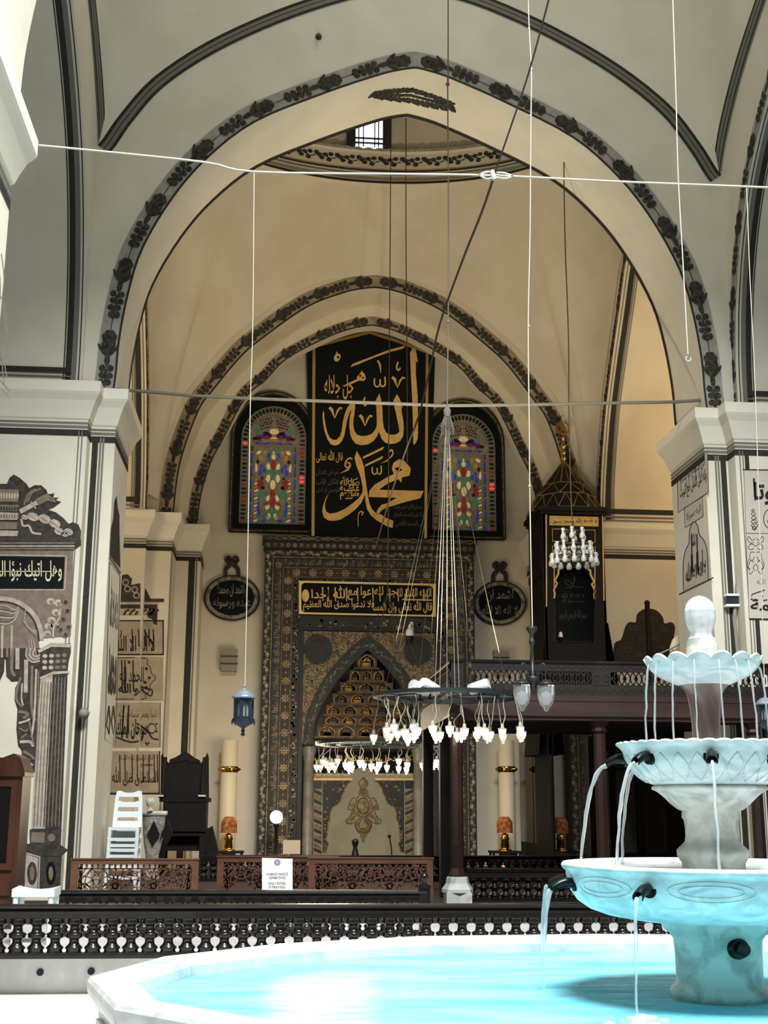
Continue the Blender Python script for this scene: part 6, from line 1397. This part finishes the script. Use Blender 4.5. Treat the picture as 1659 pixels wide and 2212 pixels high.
R7([(345,265),(450,225),(400,1540),(270,1540)], 1, 2); R7([(450,225),(578,210),(525,1540),(385,1540)], 1, 0)
for i in range(4): x0, x1 = 362+i*25, 288+i*29; S7([(x0, 290), ((x0+x1)/2, 900), (x1, 1520)], 9, 2, 1 if i < 3 else 0)
for i in range(4): x0, x1 = 475+i*27, 410+i*31; S7([(x0, 250), ((x0+x1)/2, 900), (x1, 1520)], 8, 2, 1)
R7([(255,1545),(530,1545),(525,1570),(520,1680),(258,1670)], 2, 0); R7([(270,1570),(385,1570),(380,1660),(265,1655)], 3, 1)
for x in (315, 440): b.disc(m7, x, 1615, 34, L[4], None, 0 if x < 400 else 1, 12)
R7([(150,1675),(270,1665),(520,1680),(585,1720),(525,1775),(340,1770),(210,1730)], 3, 0); b.stroke(m7, [(190, 1690), (330, 1725), (560, 1722)], 9, L[4], None, 1)
R7([(190,1725),(345,1770),(335,2080),(185,2080)], 1, 2); R7([(345,1770),(525,1775),(515,2080),(335,2080)], 1, 0); b.loopstroke(m7, [(215, 1755), (330, 1785), (322, 2070), (207, 2070)], 7, L[3], None, 0)
for x, mt in ((275, 0), (435, 3)): b.disc(m7, x, 1920, 42, L[3], None, mt, 18, 100); b.disc(m7, x, 1920, 20, L[4], None, 1, 12, 60)
b.build('painted_surface', MU, t)
# inscription on the inner face of the left pier (seen edge-on)
def PMX(X, s, ox, oy, k):
    def f(u, v, w=0): p = atX(ox+u/k, oy+v/k, X); return (p.x+s*w, p.y, p.z)
    return f
_m8 = PMX(-2.33, 1, 0, 0, 1)
m8x = lambda u, v, w=0: _m8((225+u/3.568)*.86+30.5, 1020+v/3.568, w)
def quad(mp_, Q):
    def f(u, v, w=0):
        x = (Q[0][0]*(1-u)+Q[1][0]*u)*(1-v)+(Q[3][0]*(1-u)+Q[2][0]*u)*v; y = (Q[0][1]*(1-u)+Q[1][1]*u)*(1-v)+(Q[3][1]*(1-u)+Q[2][1]*u)*v; return mp_(x, y, w)
    return f                                   # Q: bottom-left, bottom-right, top-right, top-left
b = MB(); b.poly(m8x, [(55,590),(65,430),(85,350),(95,220),(115,180),(125,280),(140,330),(140,450),(148,740),(52,640)], .003, None, 0); b.stroke(m8x, [(52, 650), (148, 780)], 20, .005, None, 1)
b.loopstroke(m8x, [(10, 2060), (105, 2110), (145, 800), (52, 690)], 5, .003, None, 0)
qa = quad(m8x, [(45, 1200), (125, 1240), (135, 830), (60, 760)]); txt(b, qa, 'لا اله الا الله', .05, .05, .95, .95, .004, 0, bold=.01)
qb = quad(m8x, [(28, 1740), (110, 1760), (125, 1260), (42, 1220)]); txt(b, qb, 'محمد', .05, .05, .95, .95, .004, 0, bold=.05)
for P in ([(45,1800),(22,1950),(45,2020),(55,1900),(45,1800)], [(85,1800),(68,1920),(85,2020),(100,1920),(85,1800)]): b.stroke(m8x, P, 12, .004, None, 0)
o = b.build('pier_inscription', ['m_dark', 'm_mid']); tag(o, 'steeply foreshortened black painted inscription on the inner face of the left pier', 'inscription')
np_ = PMX(-2.33, 1, 0, 0, 1); b = MB()
for P in ([(2,548),(8,600),(4,650),(10,700),(6,760),(14,815)],[(0,640),(9,660),(14,700),(10,740)],[(-6,560),(0,620),(-4,700),(2,780)],[(-14,700),(-4,730),(4,790),(8,830)]): b.stroke(np_, smooth(P, 4), 2.4, .003)
b.stroke(np_, [(-20, 800), (20, 845)], 3, .003); b.stroke(np_, [(-20, 815), (20, 860)], 1.5, .003)
tag(b.build('painted_scroll', 'm_mid'), 'grey painted scrollwork on the white near pier at the left picture edge', 'mural')
# inscriptions on the left side of the qibla wall, following the stepped pilaster
def m8(u, v, w=0):
    px = 225+u/3.568; p = atY(px, 1020+v/3.568, 24.37 if px < 303.5 else 24.59); return (p.x, p.y-w, p.z)
def rects(b, u0, v0, u1, v1, l, mt):
    c = 280
    for a0, a1 in ((u0, min(u1, c)), (max(u0, c+.5), u1)):
        if a1 > a0: b.poly(m8, [(a0, v0), (a1, v0), (a1, v1), (a0, v1)], l, None, mt)
MU2 = ['m_tan', 'ink', 'inkbrown', 'm_dark', 'm_light']
def mural(name, label, fn):
    b = MB(); fn(b); o = b.build(name, MU2); tag(o, label, 'inscription', None); return o
def f1(b):
    b.poly(m8, [(100,975),(100,800),(180,785),(215,820),(205,870),(279,855),(279,975)], .002, None, 3); b.poly(m8, [(281,858),(320,900),(352,960),(352,975),(281,975)], .002, None, 3)
    for x, y in ((165, 850), (180, 900), (235, 905), (250, 950)): b.ring(m8, x, y, 22, 8, .004, None, 4, 10)
    rects(b, 60, 975, 460, 1000, .003, 3); rects(b, 60, 1000, 420, 1020, .002, 4); rects(b, 60, 1020, 410, 1050, .003, 3); rects(b, 60, 1052, 395, 1100, .002, 4)
    for x in range(150, 380, 45): b.stroke(m8, [(x, 1100), (x+20, 1070), (x+45, 1060)], 16, .004, None, 3)
    b.poly(m8, [(345,1050),(412,1050),(408,1180),(380,1170),(370,1130),(335,1120)], .002, None, 3)
mural('painted_cornice', 'painted dark acanthus crest and cornice above stacked tan inscriptions, behind the left pier', f1)
def panel(v0, v1, u1, border, fn):
    def f(b):
        rects(b, 40, v0, u1, v1, .001, 0)
        if border: b.stroke(m8, [(u1, v0), (u1, v1)], border, .003, None, 1); rects(b, 40, v0, u1, v0+border, .003, 1); rects(b, 40, v1-border, u1, v1, .003, 1)
        fn(b)
    return f
mural('wall_inscription', 'black two-line inscription in a black frame, topmost of the tan panels behind the left pier', panel(1140, 1410, 455, 10, lambda b: (txt(b, m8, 'لا اله الا الله', 90, 1380, 390, 1215, .003, 1, bold=.02), [b.stroke(m8, [(x, 1210), (x+4, 1340)], 9, .003, None, 1) for x in (215, 265, 315, 345, 378)], b.stroke(m8, [(310, 1220), (380, 1340)], 9, .003, None, 1))))
def f2(b):
    rects(b, 40, 1424, 455, 1760, .001, 0); b.stroke(m8, smooth([(60, 1432), (315, 1432), (330, 1480), (355, 1500), (365, 1550), (398, 1588), (360, 1630), (345, 1690), (315, 1720), (305, 1748), (60, 1748)], 3), 6, .003, None, 2)
    txt(b, m8, 'الحمد لله', 120, 1620, 305, 1500, .003, 1, bold=.01); txt(b, m8, 'هو الله', 110, 1725, 310, 1600, .003, 1, bold=.035)
    for x in (135, 160, 222): b.stroke(m8, [(x, 1450), (x+5, 1690)], 11, .003, None, 1)
    b.stroke(m8, smooth([(260, 1640), (330, 1670), (370, 1680), (360, 1725), (300, 1690)], 3), 11, .003, None, 1)
    for x, y in ((192, 1465), (325, 1515), (348, 1585), (315, 1620), (325, 1660)): b.disc(m8, x, y, 13, .003, None, 1, 5)
mural('wall_inscription', 'black inscription inside a scalloped cartouche on tan, second panel behind the left pier', f2)
def f3(b):
    rects(b, 40, 1775, 435, 2120, .001, 0); b.stroke(m8, [(435, 1775), (430, 2120)], 4, .003, None, 2); txt(b, m8, 'انما يعمر مساجد الله', 110, 1905, 405, 1815, .003, 2, bold=.0); txt(b, m8, 'سبحان الملك', 90, 2060, 330, 1900, .003, 1, bold=.035)
    for x in (152, 190): b.stroke(m8, [(x, 1795), (x-14, 2050)], 13, .003, None, 1)
    b.stroke(m8, smooth([(250, 1935), (330, 1990), (370, 2050), (420, 2060)], 3), 13, .003, None, 1); b.stroke(m8, smooth([(90, 2040), (200, 2080), (290, 2060), (300, 1990)], 3), 13, .003, None, 1); b.disc(m8, 368, 1975, 36, .003, None, 2, 14, 42); b.disc(m8, 368, 1975, 28, .004, None, 0, 14, 32)
    for x, y in ((322, 2088), (342, 2088), (332, 2100), (405, 1940), (405, 2000)): b.disc(m8, x, y, 9, .003, None, 1, 5)
mural('wall_inscription', 'bold black inscription with a teardrop seal on tan, third panel behind the left pier', f3)
def f4(b):
    rects(b, 40, 2150, 430, 2480, .001, 0); b.stroke(m8, [(428, 2150), (424, 2480)], 10, .003, None, 1); rects(b, 40, 2470, 428, 2482, .003, 1); b.stroke(m8, [(100, 2255), (375, 2255)], 8, .003, None, 2)
    txt(b, m8, 'قال الرسول عليه السلام', 110, 2235, 375, 2180, .003, 2); txt(b, m8, 'السلطان ظل الله', 60, 2420, 415, 2270, .003, 2, bold=.02)
    for x in (120, 160, 215, 255, 300, 345, 385, 410): b.stroke(m8, [(x, 2175), (x+3, 2390)], 9, .003, None, 2)
mural('wall_inscription', 'brown tall-stemmed inscription on tan, lowest panel beside the preacher chair', f4)
# right pier: inner face and front
m9x = PMX(6.13, -1, 1440, 940, 5.53); m9 = PM(16.742, 1440, 940, 5.53); M['m_charcoal'] = mat('mural_charcoal', '#2d2924', .8, spec=.2, var='#3a352d', scale=16)  # charcoal is the paint of the acanthus ornament
MU3 = ['m_grey', 'ink', 'm_dark', 'm_mid']
def mur3(name, label, fn):
    b = MB(); fn(b); tag(b.build(name, MU3), label, 'inscription')
def g1(b):
    Q = [(140,925),(503,680),(490,190),(130,470)]; b.poly(m9x, Q, .002, None, 0); b.loopstroke(m9x, Q, 9, .004, None, 2); q_ = quad(m9x, Q); txt(b, q_, 'ولله على الناس حج البيت', .08, .22, .95, .62, .005, 1, bold=.012); txt(b, q_, 'من استطاع اليه سبيلا', .1, .62, .9, .9, .005, 2)
    for u in (.12, .3, .38, .5, .6, .72, .8): b.stroke(q_, [(u, .5), (u-.02, .9)], .012, .005, None, 2)
mur3('pier_inscription', 'upper painted inscription panel on the inner face of the right pier', g1)
def g2(b):
    Q = [(222,1105),(437,970),(432,735),(215,870)]; b.poly(m9x, Q, .002, None, 0); b.loopstroke(m9x, Q, 8, .004, None, 2); q_ = quad(m9x, Q); txt(b, q_, 'اليه سبيلا', .1, .25, .9, .7, .005, 2)
mur3('pier_inscription', 'small painted inscription panel under the upper one on the right pier inner face', g2)
def g3(b):
    P = smooth([(205,1860),(200,1600),(210,1450),(240,1350),(270,1290),(272,1200),(278,1130),(310,1050),(345,1040),(375,1090),(385,1150),(398,1195),(450,1260),(480,1350),(495,1500),(500,1725)], 3); b.poly(m9x, P, .002, None, 0); b.stroke(m9x, P, 9, .004, None, 2); b.stroke(m9x, [(150, 1903), (565, 1700)], 14, .004, None, 2)
    q_ = quad(m9x, [(225,1800),(485,1690),(480,1330),(225,1440)]); txt(b, q_, 'لا اله الا الله', .03, .1, .97, .75, .005, 1, bold=.03)
    for u in (.3, .36, .55, .62, .82): b.stroke(q_, [(u, .2), (u-.02, .95)], .035, .005, None, 1)
    for s_ in (300, 365): b.stroke(m9x, [(s_, 1180), (s_+10, 1640)], 14, .005, None, 1)
    txt(b, quad(m9x, [(305,1340),(350,1320),(345,1120),(300,1140)]), 'محمد', 0, 0, 1, 1, .005, 2)
mur3('pier_inscription', 'domed painted inscription with black tall letters on the right pier inner face', g3)
def g4(b):
    b.poly(m9, [(915,410),(1900,425),(1960,2220),(985,2200)], .002, None, 0); b.stroke(m9, [(908, 413), (1900, 428)], 14, .004, None, 1); b.stroke(m9, [(985, 2195), (1960, 2215)], 18, .004, None, 1); b.stroke(m9, [(920, 430), (985, 2190)], 5, .004, None, 2); b.stroke(m9, [(945, 1172), (1920, 1185)], 7, .004, None, 2)
    txt(b, m9, 'موقوتا', 1035, 835, 1620, 560, .005, 1, bold=.03); b.stroke(m9, [(1040, 515), (1058, 780)], 22, .005, None, 1)
    for i, (r, y) in enumerate(((18, 900), (26, 940), (32, 990), (38, 1035), (42, 1080))): b.loopstroke(m9, [(1030+i*5, y-r), (1030+i*5+r, y), (1030+i*5, y+r), (1030+i*5-r, y)], 9, .005, None, 1)
    b.ring(m9, 1045, 1110, 22, 10, .005, None, 1, 12); b.ring(m9, 1265, 1000, 108, 9, .005, None, 1, 36, 130); txt(b, m9, 'الله', 1200, 1060, 1330, 930, .006, 2)
    for s_ in (-1, 1):
        for P in ([(10, 1230), (40, 1260), (80, 1210), (95, 1250), (60, 1290), (20, 1280)], [(0, 1330), (50, 1300), (90, 1340), (60, 1370), (20, 1350)], [(10, 1400), (60, 1400), (70, 1470), (40, 1500), (15, 1450)], [(20, 1520), (60, 1500), (90, 1580), (60, 1600)], [(0, 1540), (30, 1580), (10, 1620)], [(30, 1620), (60, 1660), (80, 1640)], [(80, 1480), (100, 1560), (70, 1620)]): b.stroke(m9, smooth([(1062+s_*x, y) for x, y in P], 3), 7, .005, None, 2)
    txt(b, m9, 'رسول الله', 1075, 1800, 1400, 1690, .005, 3); txt(b, m9, 'القيمة', 1000, 2130, 1560, 1960, .005, 1, bold=.03); b.stroke(m9, [(1015, 1905), (1170, 1850)], 12, .005, None, 1); b.stroke(m9, [(1020, 1905), (1012, 1930)], 10, .005, None, 1)
    for x, y in ((1015, 1960), (1060, 1965), (1140, 1925), (1165, 1975), (1190, 1970)): b.disc(m9, x, y, 13, .005, None, 1, 5)
mur3('pier_inscription', 'tall painted panel with large black letters and knot ornament on the right pier front', g4)
# dark acanthus painting on the wall behind the gallery
mw_ = PM(24.37, 1180, 1260, 3.463)
b = MB(); b.poly(mw_, smooth([(500,580),(510,450),(560,420),(590,330),(620,290),(670,290),(680,230),(740,190),(820,200),(870,250),(885,300),(930,290),(962,320),(955,400),(940,450),(960,560)], 3)+[(960, 640), (500, 640)], .002, None, 2)
for cx_, cy_, r in ((640, 340, 50), (600, 480, 60), (760, 270, 70), (900, 350, 50), (880, 480, 60), (760, 420, 70), (700, 540, 50)):
    for j in range(6): a_ = pi*j/5; b.stroke(mw_, smooth([(cx_, cy_+r*.5), (cx_+r*.5*cos(a_), cy_-r*.4*sin(a_)), (cx_+r*cos(a_), cy_-r*.7*sin(a_)+10)], 3), 7, .004, None, 3)
tag(b.build('wall_painting', ['m_grey', 'ink', 'm_charcoal', 'm_dark']), 'dark painted acanthus ornament on the wall above the gallery, right of the minbar', 'mural')
q = atY(1398, 1305, 23.6); b = MB(); b.tube([(q.x, 23.6, .45), (q.x, 23.6, q.z)], .05, 8); b.ball((q.x, 23.6, q.z+.02), .06, 8); b.lathe([(.2, 0), (.2, .05), (.06, .1)], (q.x, 23.6, .45), 10); tag(b.build('flagpole', 'wood'), 'dark upright pole before the painted acanthus ornament', 'pole')
t = thing('stair_handrail', 'pale metal handrail with curved white panel behind the fountain finial', 'handrail', tuple(atY(1450, 1430, 18.9))); gz = zd
b = MB(); P = pth([(1412, 1418), (1452, 1400), (1490, 1380)], 18.9); b.tube(P, .014, 6)
for p in P: b.tube([p, (p[0], p[1], gz)], .01, 5)
b.build('rail', 'grey', t); b = MB(); b.poly(PM(19.0, 1180, 1260, 3.463), [(925,480),(945,420),(985,385),(1010,395),(1015,440),(960,500),(960,600),(925,600)], -.02, .02); b.build('panel', 'wax', t)
# ================================================================== LIGHT
W = bpy.data.worlds.new('world'); SC.world = W; W.use_nodes = True
W.node_tree.nodes['Background'].inputs[0].default_value = (.75, .8, .9, 1); W.node_tree.nodes['Background'].inputs[1].default_value = .12
def area(n, loc, size, e, col, tgt=None, sy=None):
    l = bpy.data.lights.new(n, 'AREA'); l.energy = e; l.color = col; l.size = size
    if sy: l.shape = 'ELLIPSE'; l.size_y = sy
    o = bpy.data.objects.new(n, l); o.location = loc; COL.objects.link(o)
    if tgt: o.rotation_euler = (Vector(tgt)-Vector(loc)).to_track_quat('-Z', 'Y').to_euler()
    return o
def point(n, loc, e, col, r=.1):
    l = bpy.data.lights.new(n, 'POINT'); l.energy = e; l.color = col; l.shadow_soft_size = r
    o = bpy.data.objects.new(n, l); o.location = loc; COL.objects.link(o); return o
area('court_skylight', (1.7, 1.8, 15.5), 5.5, 6700, (.97, .985, 1), (1.7, 4.5, 0), 5.0)
WARM = (1, .8, .56)
area('bay_dome_light', (1.9, 13.5, 17.2), 4.0, 110, (.95, .97, 1), (1.9, 13.5, 0), 3.5)
point('bay_chandelier_light', (.9, 22.4, 2.5), 250, WARM, .9)
point('left_bay_light', (-5.2, 21.0, 7.8), 260, (1, .74, .42), .8)
point('right_bay_light', (9.3, 21.2, 8.0), 300, (1, .7, .36), .8)
def spotl(n, loc, tgt, e, col, ang):
    l = bpy.data.lights.new(n, 'SPOT'); l.energy = e; l.color = col; l.spot_size = radians(ang); l.spot_blend = .8; l.shadow_soft_size = .12
    o = bpy.data.objects.new(n, l); o.location = loc; COL.objects.link(o); o.rotation_euler = (Vector(tgt)-Vector(loc)).to_track_quat('-Z', 'Y').to_euler(); return o
spotl('spotlight_beam', (1.7, 14.75, 3.45), (1.2, 23.0, 13.0), 950, (1, .84, .62), 75)
spotl('spotlight_beam', (2.6, 14.75, 3.45), (3.4, 22.0, 13.0), 950, (1, .84, .62), 75)
VS = SC.view_settings; VS.view_transform = 'Standard'; VS.look = 'None'; VS.gamma = 1; VS.use_curve_mapping = False; VS.exposure = 0
SC.display_settings.display_device = 'sRGB'
SC.cycles.max_bounces = 8; SC.cycles.diffuse_bounces = 4; SC.cycles.glossy_bounces = 4; SC.cycles.transmission_bounces = 8; SC.cycles.transparent_max_bounces = 12
SC.cycles.use_denoising = True; SC.cycles.sample_clamp_indirect = 6; SC.cycles.caustics_reflective = False; SC.cycles.caustics_refractive = False
